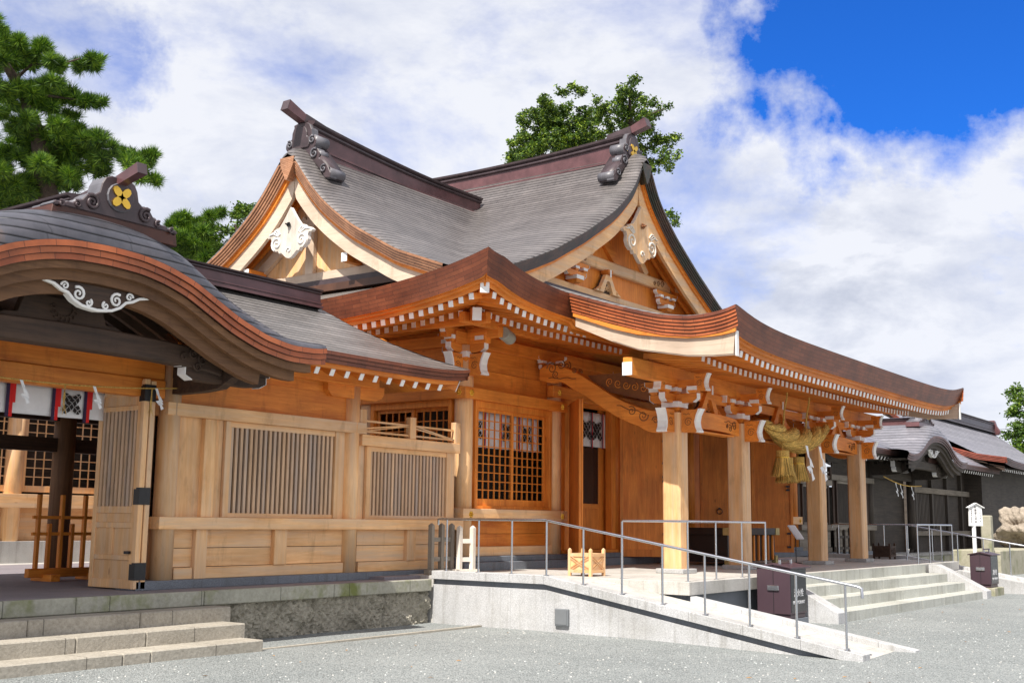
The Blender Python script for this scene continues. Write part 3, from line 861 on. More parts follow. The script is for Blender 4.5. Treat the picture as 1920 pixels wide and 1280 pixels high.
while x < XER-.6:
    put_rafter(rO, x, YE+.33, eavez(x)-.555, keep=False); put_rafter(rI, x, YE+1.22, eavez(x)-.47, keep=False); x += SP
o = rest.build('rafters_beyond', hall); o.name = 'distant_rafters'; o['kind'] = 'stuff'
# hip rafters at the near corner
mb = MB(); mb.beam((XE+.30, YE+.30, eavez(XE)-.62), (XE+1.5, YE+1.5, eavez(XE)-.46), .16, .24, 'orange_wood_x', cap0='white_paint'); mb.build('hip_rafter', hall)
mb = MB(); mb.beam((XE+1.02, YE+1.02, 4.70), (XE+2.6, YE+2.6, 5.0), .17, .24, 'orange_wood_x', cap0='white_paint'); mb.build('hip_rafter', hall)
mb = MB(); mb.beam((XER-.30, YE+.30, eavez(XER)-.62), (XER-1.5, YE+1.5, eavez(XER)-.46), .16, .24, 'orange_wood_x', cap0='white_paint'); mb.build('hip_rafter', hall)

# ---- gable verges, bargeboards, gable walls
def verge_pts(g, half, st=.15):
    ds = [-d for d in frange(.001, half, st)][::-1] + frange(.001, half, st)
    ds = sorted(set(round(d, 3) for d in ds if abs(d) > .19)) 
    return ds
def gable(g, half, origin, a, nrm, matF, pale, thick=.27, bb=.40, wall_in=.95, zfoot=5.95):
    """a = along axis, nrm = outward normal"""
    O = Vector(origin); a = Vector(a); nv = Vector(nrm)
    ds = verge_pts(g, half)
    prof = [(d, g(d)) for d in ds]
    def offs(t):
        r = []
        for i, (d, z) in enumerate(prof):
            d0, z0 = prof[max(0, i-1)] if abs(prof[max(0, i-1)][0]-d) < .3 else prof[i]; d1, z1 = prof[min(len(prof)-1, i+1)] if abs(prof[min(len(prof)-1, i+1)][0]-d) < .3 else prof[i]
            tx, tz = d1-d0, z1-z0; q = math.hypot(tx, tz) or 1; nx, nz = tz/q, -tx/q
            if nz > 0: nx, nz = -nx, -nz
            nd = d+nx*t
            if nd*d < 0 or abs(nd) < .012: nd = .012*(1 if d > 0 else -1)
            r.append((nd, z+nz*t))
        return r
    def P(dz, dep): return O + a*dz[0] + Vector((0, 0, dz[1])) - nv*dep
    # fascia layers
    mb = MB(); n = 5
    Ls = [0]
    for i in range(1, len(prof)): Ls.append(Ls[-1]+math.hypot(prof[i][0]-prof[i-1][0], prof[i][1]-prof[i-1][1]))
    for k in range(n):
        A = offs(thick*k/n); B = offs(thick*(k+1)/n)
        i0, i1 = .16*k/n, .16*(k+1)/n
        uva = [(l, k*.075) for l in Ls]; uvb = [(l, (k+1)*.075) for l in Ls]
        mb.grid([[P(q, i0) for q in A], [P(q, i0+.006) for q in B]], matF, [uva, uvb])
        mb.grid([[P(q, i0+.006) for q in B], [P(q, i1) for q in B]], matF, [uva, uvb])
    B = offs(thick)
    mb.grid([[P(q, .16) for q in B], [P(q, .30) for q in B]], 'orange_wood_y')
    # peak plate
    zt = g(.19)
    mb.prism([(-.235, zt+.02), (.235, zt+.02), (.20, zt-.18), (.03, zt-.52), (-.03, zt-.52), (-.20, zt-.18)], O+nv*.012, a, (0, 0, 1), -nv*.2, matF)
    mb.build('verge_fascia', hall)
    # bargeboard
    mb = MB()
    for w0, w1, dep, th, mt in ((thick-.02, thick+.07, .20, .10, pale[0]), (thick+.06, thick+bb, .26, .09, pale[1])):
        A = offs(w0); B = offs(w1)
        Lm, Rm = len(prof)//2, len(prof)//2
        for rng in (range(0, Lm), range(Lm, len(prof))):
            ra = [A[i] for i in rng]; rb = [B[i] for i in rng]
            mb.grid([[P(q, dep) for q in ra], [P(q, dep) for q in rb], [P(q, dep+th) for q in rb], [P(q, dep+th) for q in ra]], mt)
        # centre fill
        l1, l2 = A[Lm-1], A[Lm]; m1, m2 = B[Lm-1], B[Lm]
        mb.face([P(l1, dep), P(l2, dep), P(m2, dep), P(m1, dep)], mt)
    mb.build('bargeboard', hall)
    # soffit behind the bargeboard
    mb = MB(); A = offs(thick+.02)
    mb.grid([[P(q, .30) for q in A], [P(q, wall_in+.3) for q in A]], 'orange_wood_y')
    mb.build('gable_soffit', hall)
    # rafters under verge
    mb = MB()
    for dep in (.52, .74):
        A = offs(thick+.03); B = offs(thick+.15)
        for rng in (range(0, len(prof)//2), range(len(prof)//2, len(prof))):
            ra = [A[i] for i in rng]; rb = [B[i] for i in rng]
            mb.grid([[P(q, dep) for q in ra], [P(q, dep) for q in rb], [P(q, dep+.09) for q in rb], [P(q, dep+.09) for q in ra]], 'orange_wood_x')
    mb.build('gable_rafters', hall)
    # wall
    mb = MB()
    A = [q for q in offs(thick+.01) if q[1] > zfoot-.1]
    for (q0, q1) in zip(A, A[1:]):
        mb.face([P((q0[0], zfoot-.2), wall_in), P((q1[0], zfoot-.2), wall_in), P(q1, wall_in), P(q0, wall_in)], 'pale_wood_z' if pale[1].startswith('blonde') else 'orange_wood_z')
    mb.build('gable_wall', hall)
    return P
PA = gable(gA, 6.9, (X0, YG, 0), (1, 0, 0), (0, -1, 0), 'fascia_moss', ('orange_wood_x', 'pale_wood_x'), zfoot=6.3)
PB = gable(gB, 4.75, (XG, YB, 0), (0, 1, 0), (-1, 0, 0), 'fascia_tan', ('orange_wood_x', 'blonde_wood_y'), zfoot=6.0)
gable(gB, 4.75, (XR, YB, 0), (0, 1, 0), (1, 0, 0), 'fascia_tan', ('orange_wood_x', 'blonde_wood_y'), zfoot=6.0)
gable(gA, 6.9, (X0, yend, 0), (1, 0, 0), (0, 1, 0), 'fascia_moss', ('orange_wood_x', 'pale_wood_x'), zfoot=6.3)

# gable B truss: post, diagonals, sill
t_ = XG+.90
mb = MB(); mb.box(t_-.08, t_+.04, YB-.13, YB+.13, 6.4, 8.6, 'blonde_wood_z'); mb.build('gable_post', hall, bevel=.01)
mb = MB()
mb.beam((t_-.02, YB+2.0, 6.55), (t_-.02, YB+.15, 7.9), .12, .24, 'blonde_wood_y'); mb.build('gable_strut', hall)
mb = MB(); mb.beam((t_-.02, YB-2.0, 6.55), (t_-.02, YB-.15, 7.9), .12, .24, 'blonde_wood_y'); mb.build('gable_strut', hall)
mb = MB(); mb.box(t_-.10, t_+.05, YB-3.4, YB+3.4, 6.36, 6.56, 'blonde_wood_y'); mb.build('gable_sill', hall, bevel=.01)
mb = MB(); mb.box(t_-.14, t_+.02, YB-4.2, YB+4.2, 6.22, 6.357, 'copper_dark'); mb.box(t_-.22, t_+.02, YB-4.4, YB+4.4, 6.05, 6.217, 'fascia_tan'); mb.build('gable_flashing', hall)
mb = MB(); mb.beam((XG+.34, YB-1.62, 6.68), (t_, YB-1.62, 6.68), .17, .2, 'orange_wood_x', cap0='white_paint'); mb.build('purlin_end', hall)
mb = MB(); mb.beam((XG+.34, YB+1.62, 6.68), (t_, YB+1.62, 6.68), .17, .2, 'orange_wood_x', cap0='white_paint'); mb.build('purlin_end', hall)

# gable A: tie beam, brackets, frog-leg strut, sill
w = YG+.95
mb = MB(); mb.box(X0-2.6, X0+2.75, w-.16, w+.02, 7.30, 7.60, 'pale_wood_x'); mb.box(X0-2.9, X0-2.603, w-.13, w, 7.33, 7.57, 'pale_wood_x')
mb.build('gable_tie_beam', hall, bevel=.03)
mb = MB()
for s_ in (-1, 1):
    for k in range(3): mb.spiral((X0+s_*(2.25-.22*k), w-.165, 7.46-.02*k), (s_, 0, 0), (0, 0, 1), .10-.015*k, 1.4, .013, 'carved_wood_x')
mb.build('tie_beam_carving', hall)
mb = MB(); mb.box(X0-4.3, X0+4.3, w-.14, w+.02, 6.52, 6.70, 'pale_wood_x'); mb.build('gable_sill', hall, bevel=.01)
mb = MB(); mb.box(X0-4.8, X0+4.8, w-.22, w+.02, 6.18, 6.517, 'copper_dark'); mb.build('gable_flashing', hall)
for s_ in (-1, 1):
    mb = MB(); mb.beam((X0+s_*3.0, YG+.36, 7.48), (X0+s_*3.0, w, 7.48), .17, .24, 'pale_wood_y', cap0='white_paint'); mb.build('purlin_end', hall)
mb = MB(); mb.beam((X0, w-.05, 7.6), (X0-1.2, w-.05, 8.5), .1, .3, 'orange_wood_x'); mb.beam((X0-1.5, w-.05, 7.62), (X0-.1, w-.05, 9.0), .1, .22, 'pale_wood_x'); mb.beam((X0+1.5, w-.05, 7.62), (X0+.1, w-.05, 9.0), .1, .22, 'pale_wood_x'); mb.build('gable_strut', hall)

# ---- pendants (gegyo)
def pendant(P, dep, z0, sc, mat, nm='gable_pendant', matc='white_paint', core='iron'):
    """P(( along, z), depth) places points on a gable"""
    half = [(0, 0), (.12, -.17), (.24, -.33), (.34, -.44), (.46, -.47), (.56, -.55), (.66, -.56), (.76, -.63), (.71, -.67), (.63, -.66), (.60, -.74), (.62, -.84), (.57, -.94), (.46, -1.01), (.37, -1.0), (.33, -1.07), (.25, -1.06), (.16, -1.14), (.08, -1.20), (0, -1.22)]
    pts = [(u*sc, z0+v*sc) for u, v in half] + [(-u*sc, z0+v*sc) for u, v in half[-2:0:-1]]
    mb = MB(); n = len(pts); k = len(mb.v)
    F = [P(p, dep) for p in pts]; B = [P(p, dep+.10) for p in pts]
    mb.face(F, mat); mb.face(B[::-1], mat)
    for i in range(n): mb.face([F[i], B[i], B[(i+1) % n], F[(i+1) % n]], matc)
    o = mb.build(nm, hall)
    a = (P((1, 0), 0)-P((0, 0), 0)); nv = (P((0, 0), 0)-P((0, 0), 1)); Z = Vector((0, 0, 1))
    mb = MB()
    for s_ in (-1, 1):
        mb = MB(); mb.spiral(P((s_*.41*sc, z0-.83*sc), dep-.01), a*s_, Z, .17*sc, 1.6, .028*sc, matc, 1, -1.2)
        for q in range(3):
            mb.tube([P((s_*(.30+.03*q)*sc, z0-(.62+.02*q)*sc), dep-.01), P((s_*(.40+.06*q)*sc, z0-(.52+.03*q)*sc), dep-.014), P((s_*(.50+.08*q)*sc, z0-(.52+.04*q)*sc), dep-.01)], .016*sc, matc, 5)
        mb.build('scroll', o, smooth=True)
    mb = MB(); mb.spiral(P((0, z0-1.03*sc), dep-.01), a, Z, .08*sc, 1.0, .020*sc, matc)
    mb.build('scroll', o, smooth=True)
    mb = MB()
    for k in range(6):
        an = k*PI/3; mb.tube([P((0, z0-.43*sc), dep-.03), P((.055*sc*math.cos(an), z0-.43*sc+.055*sc*math.sin(an)), dep-.05)], .022*sc, core, 6)
    mb.cyl(P((0, z0-.43*sc), dep), P((0, z0-.43*sc), dep-.14), .022*sc, .018*sc, core, 8)
    mb.build('hexagon_boss', o)
pendant(PB, .17, 8.04, 1.0, 'white_wood_z', matc='white_paint')
pendant(PA, .17, 9.10, 1.26, 'pale_wood_z', matc='white_wood_z', core='carved_wood_x')

# ---- ridges
def ridge(path, base, w, h, parent, mat='ridge_plum', cap='copper_dark', name='ridge', cw=None):
    """path: list of (x,y,ztop); base: list z bottom"""
    mb = MB(); pts = [Vector(p) for p in path]
    prof = [(-w*.62, 0), (-w*.62, .12), (-w*.5, .13), (-w*.5, .22), (-w*.56, .225), (-w*.56, .28), (-w*.44, .29), (-w*.42, .70), (-w*.52, .74), (-w*.52, .79), (-w*.44, .80), (-w*.58, .86), (-w*.60, .92), (0, 1.0)]
    prof = prof + [(-u, v) for u, v in prof[-2::-1]]
    rows = []
    for i, p in enumerate(pts):
        d = (pts[min(i+1, len(pts)-1)]-pts[max(i-1, 0)]); d.z = 0; d.normalize(); s_ = Vector((-d.y, d.x, 0))
        rows.append([Vector((p.x, p.y, base[i]+(p.z-base[i])*v)) + s_*u for u, v in prof])
    for j in range(len(prof)-1):
        m_ = mat if (6 <= j <= 6 or 19 <= j <= 19) else (cap if j > 6 and j < 19 else ('copper_grey' if j in (1, 3, 5, 20, 22, 24) else mat))
        mb.grid([[r[j] for r in rows], [r[j+1] for r in rows]], m_)
    mb.face(rows[0], cap); mb.face(rows[-1][::-1], cap)
    return mb.build(name, parent)
# ridge A runs front to back, ridge B side to side
yy = frange(YG+.55, yend-.55, .4)
ridge([(X0, y, 10.98+.20*max(0, 1-(y-YG)/5)**2 + .2*max(0, 1-(yend-y)/5)**2) for y in yy], [10.10]*len(yy), .62, .8, hall)
for s_ in (-1, 1):
    xx = frange(XG+.5, 25.0, .4)
    ridge([((x if s_ < 0 else 2*X0-x), YB, 9.90+.40*max(0, 1-(x-XG)/5.5)**1.6) for x in xx], [9.20+.12*max(0, 1-(x-XG)/4) for x in xx], .58, .6, hall)
def ridge_end(o, a, nv, s, parent, crest=True, tip=.55, rise=.10):
    """demon-board ornament; o base centre, a across, nv outward"""
    o = Vector(o); a = Vector(a); nv = Vector(nv); Z = Vector((0, 0, 1))
    half = [(0, 1.02), (.16, 1.0), (.27, .93), (.33, .80), (.34, .66), (.44, .62), (.50, .50), (.48, .38), (.42, .30), (.56, .28), (.64, .16), (.62, .02), (.74, -.04), (.92, -.22), (1.02, -.40), (1.0, -.52), (.84, -.50), (.70, -.30), (.45, -.05), (.0, .0)]
    pts = [(u*s, v*s) for u, v in half] + [(-u*s, v*s) for u, v in half[-2:0:-1]]
    t = bpy.data.objects.new('ridge_ornament', None); S.collection.objects.link(t); t.parent = parent; t.location = o-wloc(parent)
    mb = MB(); mb.prism(pts, o, a, Z, -nv*.24*s, 'copper_dark', 'copper_grey')
    mb.prism([(u*.62, .12*s+(v)*.78) for u, v in pts if abs(u) < .5*s and v > .02*s], o+nv*.035*s, a, Z, -nv*.04*s, 'copper_dark', 'copper_grey')
    mb.build('board', t, bevel=.015*s)
    mb = MB()
    for q in (-1, 1):
        mb.spiral(o+a*q*.47*s+Z*.16*s+nv*.02, a*q, Z, .13*s, 1.4, .030*s, 'copper_grey', 1, 1)
        mb.spiral(o+a*q*.38*s+Z*.52*s+nv*.02, a*q, Z, .10*s, 1.4, .026*s, 'copper_grey', 1, 1)
        mb.spiral(o+a*q*.80*s-Z*.27*s+nv*.02, a*q, Z, .10*s, 1.3, .026*s, 'copper_grey', 1, 1)
        # rolled side wings running back
        for (u, v, r, l) in ((.40, .50, .15, .42), (.58, .13, .10, .26), (.90, -.38, .14, .50)):
            mb.cyl(o+a*q*u*s+Z*v*s-nv*.02, o+a*q*u*s+Z*v*s-nv*l*s, r*s, r*s, 'copper_grey', 18)
        mb.hexa([o+a*q*.30*s+Z*.0-nv*.02, o+a*q*.98*s-Z*.52*s-nv*.02, o+a*q*.98*s-Z*.52*s-nv*.45*s, o+a*q*.30*s-nv*.45*s, o+a*q*.46*s+Z*.34*s-nv*.02, o+a*q*1.0*s-Z*.30*s-nv*.02, o+a*q*1.0*s-Z*.30*s-nv*.45*s, o+a*q*.46*s+Z*.34*s-nv*.45*s], 'copper_dark')
    mb.build('scroll', t, smooth=True)
    mb = MB()
    e0 = o+Z*.98*s-nv*.75*s; e1 = o+Z*(1.06+rise*.5)*s+nv*.0; e2 = o+Z*(1.12+rise*1.6)*s+nv*tip*s
    mb.beam(e0, e1, .25*s, .22*s, 'copper_dark'); mb.beam(e1, e2, .23*s, .20*s, 'ridge_plum', w1=.24*s, h1=.26*s, cap1='copper_dark')
    mb.build('ridge_tip', t)
    if crest:
        mb = MB(); c = o+Z*.52*s+nv*.055*s
        for ang in (PI/4, 3*PI/4):
            for q in (0, PI):
                dd = a*math.cos(ang+q)+Z*math.sin(ang+q); pp = a*-math.sin(ang+q)+Z*math.cos(ang+q)
                leaf = [(.0, -.03), (.06, -.055), (.13, -.062), (.19, -.045), (.215, 0), (.19, .045), (.13, .062), (.06, .055), (.0, .03)]
                mb.prism([(u*s*1.02, v*s) for u, v in leaf], c, dd, pp, -nv*.03*s, 'gold')
        mb.build('gold_crest', t)
    return t
ridge_end((X0, YG+.42, 10.14), (1, 0, 0), (0, -1, 0), .98, hall, True, .46, .08)
ridge_end((XG+.42, YB, 9.16), (0, -1, 0), (-1, 0, 0), .98, hall, False, .55, .11)
ridge_end((XR-.42, YB, 9.16), (0, 1, 0), (1, 0, 0), .98, hall, False, .60, .16)

# ---- body
CY = 14.2
def column(x, y, z0, z1, r, parent, mat='pale_wood_z', name='column', base=None):
    mb = MB(); mb.cyl((x, y, z0), (x, y, z1), r, r*.97, mat, 28)
    o = mb.build(name, parent, smooth=False)
    for p in o.data.polygons: p.use_smooth = len(p.vertices) == 4
    return o
gran = MB()
gran.box(17.7, 35.2, 13.84, 27, D, .076, 'granite_dark'); gran.box(17.85, 35.05, 13.97, 27, .077, .185, 'granite_dark')
gran.build('granite_base', hall, bevel=.01)
for x in (18.05, 21.25, 24.0, 2*X0-24.0, 31.6, 34.75):
    column(x, CY, .186, 4.35, .19, hall, 'pale_wood_z' if x < 22 else 'orange_wood_z')
for y in (16.75, 19.45, 22.15, 24.7): column(18.05, y, .186, 4.35, .19, hall, 'pale_wood_z')
# lintels and sills
def bx(nm, args, mat, parent=hall, bevel=.008):
    mb = MB(); mb.box(*args, mat); return mb.build(nm, parent, bevel=bevel)
bx('lintel', (17.78, 21.47, 13.95, 14.19, 3.275, 3.50), 'orange_wood_x')
bx('lintel', (17.785, 18.02, 14.191, 26, 3.275, 3.498), 'orange_wood_y')
bx('sill_beam', (17.78, 21.48, 13.95, 14.19, .88, 1.115), 'pale_wood_x')
bx('sill_beam', (17.785, 18.02, 14.191, 26, .88, 1.113), 'pale_wood_y')
bx('lintel', (20.98, 30.72, 14.0, 14.18, 3.585, 3.84), 'orange_wood_x')
bx('lintel', (31.35, 35.0, 13.95, 14.19, 3.275, 3.50), 'orange_wood_x')
bx('sill_beam', (31.35, 35.0, 13.95, 14.19, .88, 1.115), 'pale_wood_x')
# gilded nail covers
def boss(c, n):
    c = Vector(c); n = Vector(n); a = Vector((0, 0, 1)); b = n.cross(a); mb = MB()
    for k in range(6):
        an = k*PI/3; q = c+(a*math.sin(an)+b*math.cos(an))*.045
        mb.cyl(q, q+n*.02, .026, .012, 'gold', 8)
    mb.cyl(c, c+n*.04, .03, .012, 'gold', 10); mb.build('gilded_nail_cover', hall)
boss((17.78+.2, 13.95, 3.39), (0, -1, 0)); boss((21.27, 13.95, 3.385), (0, -1, 0)); boss((17.785, 14.12, 3.39), (-1, 0, 0))
boss((21.22, 14.0, 3.70), (0, -1, 0)); boss((18.02, 13.95, 1.0), (0, -1, 0)); boss((21.28, 13.95, .99), (0, -1, 0))
boss((34.8, 13.95, .99), (0, -1, 0))
# walls
W1 = (14.235, 14.33)
for q_, (za, zb_) in enumerate(((3.50, 3.93), (3.936, 4.37), (4.376, 5.2))): bx('frieze_wall', (18.1, XR-.05, W1[0]-.003*q_, W1[1], za, zb_), 'orange_wood_x', bevel=.003)
bx('frieze_wall', (18.10, 18.2, 14.34, 26, 3.50, 5.2), 'orange_wood_y', bevel=0)
bx('lower_wall', (18.2, 21.1, *W1, .37, .62), 'orange_wood_x', bevel=.003); bx('lower_wall', (18.2, 21.1, W1[0]+.003, W1[1], .626, .88), 'orange_wood_x', bevel=.003)
bx('lower_wall', (31.7, 34.7, *W1, .186, .88), 'pale_wood_x', bevel=0)
bx('ground_sill', (18.15, 21.1, 14.10, 14.234, .186, .37), 'pale_wood_x')
bx('lower_wall', (18.10, 18.2, 14.34, 26, .186, .88), 'orange_wood_y', bevel=0)
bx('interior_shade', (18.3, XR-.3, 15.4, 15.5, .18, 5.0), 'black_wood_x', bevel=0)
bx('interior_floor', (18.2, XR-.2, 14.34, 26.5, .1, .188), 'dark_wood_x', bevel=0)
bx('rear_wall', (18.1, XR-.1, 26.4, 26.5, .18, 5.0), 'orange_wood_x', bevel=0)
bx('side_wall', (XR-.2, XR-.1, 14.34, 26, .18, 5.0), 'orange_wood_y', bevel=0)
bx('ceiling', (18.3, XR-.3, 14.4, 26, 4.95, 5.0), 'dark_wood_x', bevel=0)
bx('wall_plate', (17.6, XR+.3, 14.06, 14.225, 4.36, 4.60), 'orange_wood_x')
bx('wall_plate', (17.95, 18.12, 13.6, 26, 4.362, 4.598), 'orange_wood_y')
bx('purlin', (16.9, XP+1.0, 13.32, 13.46, 4.60, 4.80), 'orange_wood_x'); bx('purlin', (17.17, 17.31, 13.0, 26, 4.602, 4.802), 'orange_wood_y')
bx('purlin', (XR-1.0, XR+1, 13.32, 13.46, 4.60, 4.80), 'orange_wood_x')

# lattice windows
def lattice(x0, x1, z0, z1, o, a, nx, nz, parent, mat='pale_wood_z', fr=.07, bottom=.14, depth=.03, bar=.02):
    """sliding lattice leaf: o = origin point, a = along axis; spans x0..x1 along a"""
    o = Vector(o); a = Vector(a); n = Vector((a.y, -a.x, 0)); mb = MB()
    def B(u0, u1, w0, w1, d0, d1):
        P = []
        for z in (w0, w1):
            P += [o+a*u0+n*d0+Vector((0, 0, z)), o+a*u1+n*d0+Vector((0, 0, z)), o+a*u1+n*d1+Vector((0, 0, z)), o+a*u0+n*d1+Vector((0, 0, z))]
        mb.hexa(P, mat)
    B(x0, x0+fr, z0, z1, 0, depth*1.4); B(x1-fr, x1, z0, z1, 0, depth*1.4)
    B(x0+fr, x1-fr, z0, z0+bottom, 0, depth*1.4); B(x0+fr, x1-fr, z1-fr, z1, 0, depth*1.4)
    f = mb.build('frame', parent, bevel=.004)
    mb = MB(); U0, U1, V0, V1 = x0+fr, x1-fr, z0+bottom, z1-fr
    for i in range(1, nx): u = U0+(U1-U0)*i/nx; B(u-bar/2, u+bar/2, V0, V1, .002, depth)
    for i in range(1, nz): v = V0+(V1-V0)*i/nz; B(U0, U1, v-bar/2, v+bar/2, .006, depth+.003)
    mb.build('lattice', parent)
def window(o, a, L_, z0, z1, parent, nx=6, nz=10, mat='pale_wood_z', glass=True, label=None):
    o = Vector(o); a = Vector(a); n = Vector((a.y, -a.x, 0))
    t = bpy.data.objects.new('window', None); S.collection.objects.link(t); t.parent = parent; t.location = o-wloc(parent)
    lattice(.0, L_/2+.02, z0, z1, o, a, nx, nz, t, mat)
    lattice(L_/2-.02, L_, z0, z1, o-n*.05, a, nx, nz, t, mat)
    return t
fr_ = MB()
for (a0, a1, c0, c1) in ((18.28, 18.36, 1.115, 3.275), (20.93, 21.03, 1.115, 3.275), (18.36, 20.93, 3.14, 3.272), (18.36, 20.93, 1.118, 1.18)):
    fr_.box(a0, a1, 14.07, 14.25, c0, c1, 'orange_wood_z')
fr_.build('window_frame', hall, bevel=.006)
window((18.38, 14.17, 0), (1, 0, 0), 2.54, 1.18, 3.14, hall, mat='orange_wood_z')
window((31.9, 14.17, 0), (1, 0, 0), 2.54, 1.18, 3.14, hall, mat='pale_wood_z')
fr_ = MB()
for (a0, a1, c0, c1) in ((14.42, 14.5, 1.115, 3.275), (16.5, 16.6, 1.115, 3.275), (14.5, 16.5, 3.14, 3.272)):
    fr_.box(17.92, 18.10, a0, a1, c0, c1, 'orange_wood_z')
fr_.build('window_frame', hall, bevel=.006)
window((18.05, 16.48, 0), (0, -1, 0), 1.98, 1.18, 3.14, hall, nx=5, nz=9, mat='orange_wood_z')

# noren curtains
def crest_mark(mb, c, a, s, n, mat='crest_black'):
    c = Vector(c); a = Vector(a); Z = Vector((0, 0, 1)); n = Vector(n)
    for ang in (PI/4, 3*PI/4):
        dd = a*math.cos(ang)+Z*math.sin(ang); pp = a*-math.sin(ang)+Z*math.cos(ang)
        segs = [(-.56, -.42), (-.385, -.20), (-.165, .0), (.035, .20), (.235, .40), (.435, .56)] if ang < 1 else [(-.56, -.42), (-.385, -.21), (.21, .385), (.42, .56)]
        for (u0, u1) in segs:
            wd = lambda u: .185*math.sqrt(max(.0, 1-(abs(u)/.575)**3.2))
            for q in (-1, 1):
                us = [u0+(u1-u0)*k/5 for k in range(6)]
                sl = .05
                poly = [(us[0]+sl*.0, q*.014)] + [(u-sl*wd(u)/.185, q*max(.016, wd(u))) for u in us] + [(us[-1], q*.014)]
                mb.face([c+dd*(u*s)+pp*(v*s)+n*.004 for u, v in poly], mat)
def noren(o, a, nrm, w, h, n, cols, label, group=None, hang=0, red=True, marks=True, ribw=.06, ribz=1.0):
    o = Vector(o); a = Vector(a); nrm = Vector(nrm)
    t = thing('shrine_curtain', label, 'curtain', o, group)
    mb = MB(); nx = 40
    rows = [[o+a*(w*i/nx)+Vector((0, 0, -h*j/6))+nrm*(.012*math.sin(i*.9)+.01*math.sin(i*.37+j)*j/6) for i in range(nx+1)] for j in range(7)]
    mb.grid(rows, 'cloth_white'); mb.build('cloth', t, smooth=True, solid=.003)
    mb = MB()
    for u in cols:
        for k, mt in ((0, 'cloth_navy'), (1, 'cloth_red')):
            p = o+a*(u+k*ribw/2)+nrm*(.03+.004*k)
            if k == 0: mb = MB()
            mb.face([p, p+a*ribw/2, p+a*ribw/2+Vector((0, 0, -h*ribz*1.04)), p+Vector((0, 0, -h*ribz*1.04))], mt)
            mb.face([p+nrm*.003+a*.03, p+nrm*.003+a*(ribw/2+.035), p+nrm*.003+a*(ribw/2+.035)+Vector((0, 0, -h*ribz*.62)), p+nrm*.003+a*.03+Vector((0, 0, -h*ribz*.62))], mt) if ribw > .07 else None
            if k == 1: mb.build('ribbon', t, solid=.001)
    if marks:
        for u, sc in marks:
            mb = MB(); crest_mark(mb, o+a*u+Vector((0, 0, -h*.52))+nrm*.032, a, sc, nrm); mb.build('crest', t)
    return t
noren((18.42, 14.30, 3.10), (1, 0, 0), (0, -1, 0), 2.45, .74, 4, [.40, .95, 1.62, 2.12], 'white crested curtain behind the lattice window left of the porch', marks=[(.15, .42), (1.22, .42), (1.9, .42)])
noren((22.30, 14.30, 3.42), (1, 0, 0), (0, -1, 0), 1.42, .80, 3, [.22, .68, 1.16], 'white crested curtain hanging beside the open left door leaf', marks=[(.02, .42), (.45, .50), (.92, .50)])
noren((27.25, 14.6, 3.42), (1, 0, 0), (0, -1, 0), 1.0, .80, 3, [.55], 'white crested curtain seen between the first two porch pillars', marks=[(.25, .62)])

# entrance: door jambs, glazed doors, big door leaves
bx('door_threshold', (21.45, 30.25, 14.05, 14.3, .186, .26), 'orange_wood_x')
def rotbox(nm, o, ang, L_, th, z0, z1, mat, parent, extra=None):
    c, s_ = math.cos(ang), math.sin(ang); a = Vector((c, s_, 0)); n = Vector((-s_, c, 0)); o = Vector(o)
    def P(u, v, z): return o+a*u+n*v+Vector((0, 0, z))
    mb = MB(); mb.hexa([P(0, 0, z0), P(L_, 0, z0), P(L_, th, z0), P(0, th, z0), P(0, 0, z1), P(L_, 0, z1), P(L_, th, z1), P(0, th, z1)], mat)
    ob = mb.build(nm, parent, bevel=.006)
    return ob, P
def bigdoor(o, ang, face, L_=1.2, ring=False, rod=True):
    ob, P = rotbox('door', o, ang, L_, .06, .09, 3.50, 'orange_wood_z', hall)
    d = -.004 if face < 0 else .064; sgn = -1 if face < 0 else 1
    mb = MB()
    for (u0, u1, z0, z1) in ((.0, .08, .09, 3.50), (L_-.08, L_, .09, 3.50), (.08, L_-.08, 3.36, 3.50), (.08, L_-.08, .09, .26)):
        mb.hexa([P(u0, d, z0), P(u1, d, z0), P(u1, d+sgn*.03, z0), P(u0, d+sgn*.03, z0), P(u0, d, z1), P(u1, d, z1), P(u1, d+sgn*.03, z1), P(u0, d+sgn*.03, z1)], 'orange_wood_z')
    mb.build('rail', ob, bevel=.004)
    mb = MB()
    if rod:
        u = L_-.14
        mb.beam(P(u, d+sgn*.045, 1.85), P(u, d+sgn*.045, 3.38), .022, .022, 'iron')
        for z in (1.85, 1.95, 2.28, 2.80, 3.36, .24, .62): mb.beam(P(u-.05, d+sgn*.04, z), P(u+.05, d+sgn*.04, z), .05, .05, 'iron')
        mb.beam(P(u, d+sgn*.045, .10), P(u, d+sgn*.045, .62), .022, .022, 'iron')
    if ring:
        c_ = P(L_*.35, d+sgn*.05, 1.25)
        mb.tube([c_+Vector((0, 0, .07*math.cos(q)-.05))+(P(1, 0, 0)-P(0, 0, 0))*.07*math.sin(q) for q in [2*PI*i/14 for i in range(15)]], .012, 'iron', 6)
        mb.cyl(P(L_*.35, d, 1.27), P(L_*.35, d+sgn*.05, 1.27), .03, .03, 'iron', 10)
    mb.build('ironwork', ob)
bigdoor((21.70, 14.06, 0), math.atan2(-.80, -.86), 1, ring=True, rod=False)
bigdoor((23.85, 14.02, 0), math.atan2(-.81, .585), -1)
bigdoor((28.05, 14.02, 0), math.atan2(-.81, .585), -1, L_=1.45, ring=True, rod=False)
bigdoor((31.05, 14.02, 0), math.atan2(-.81, .585), -1, L_=1.3)
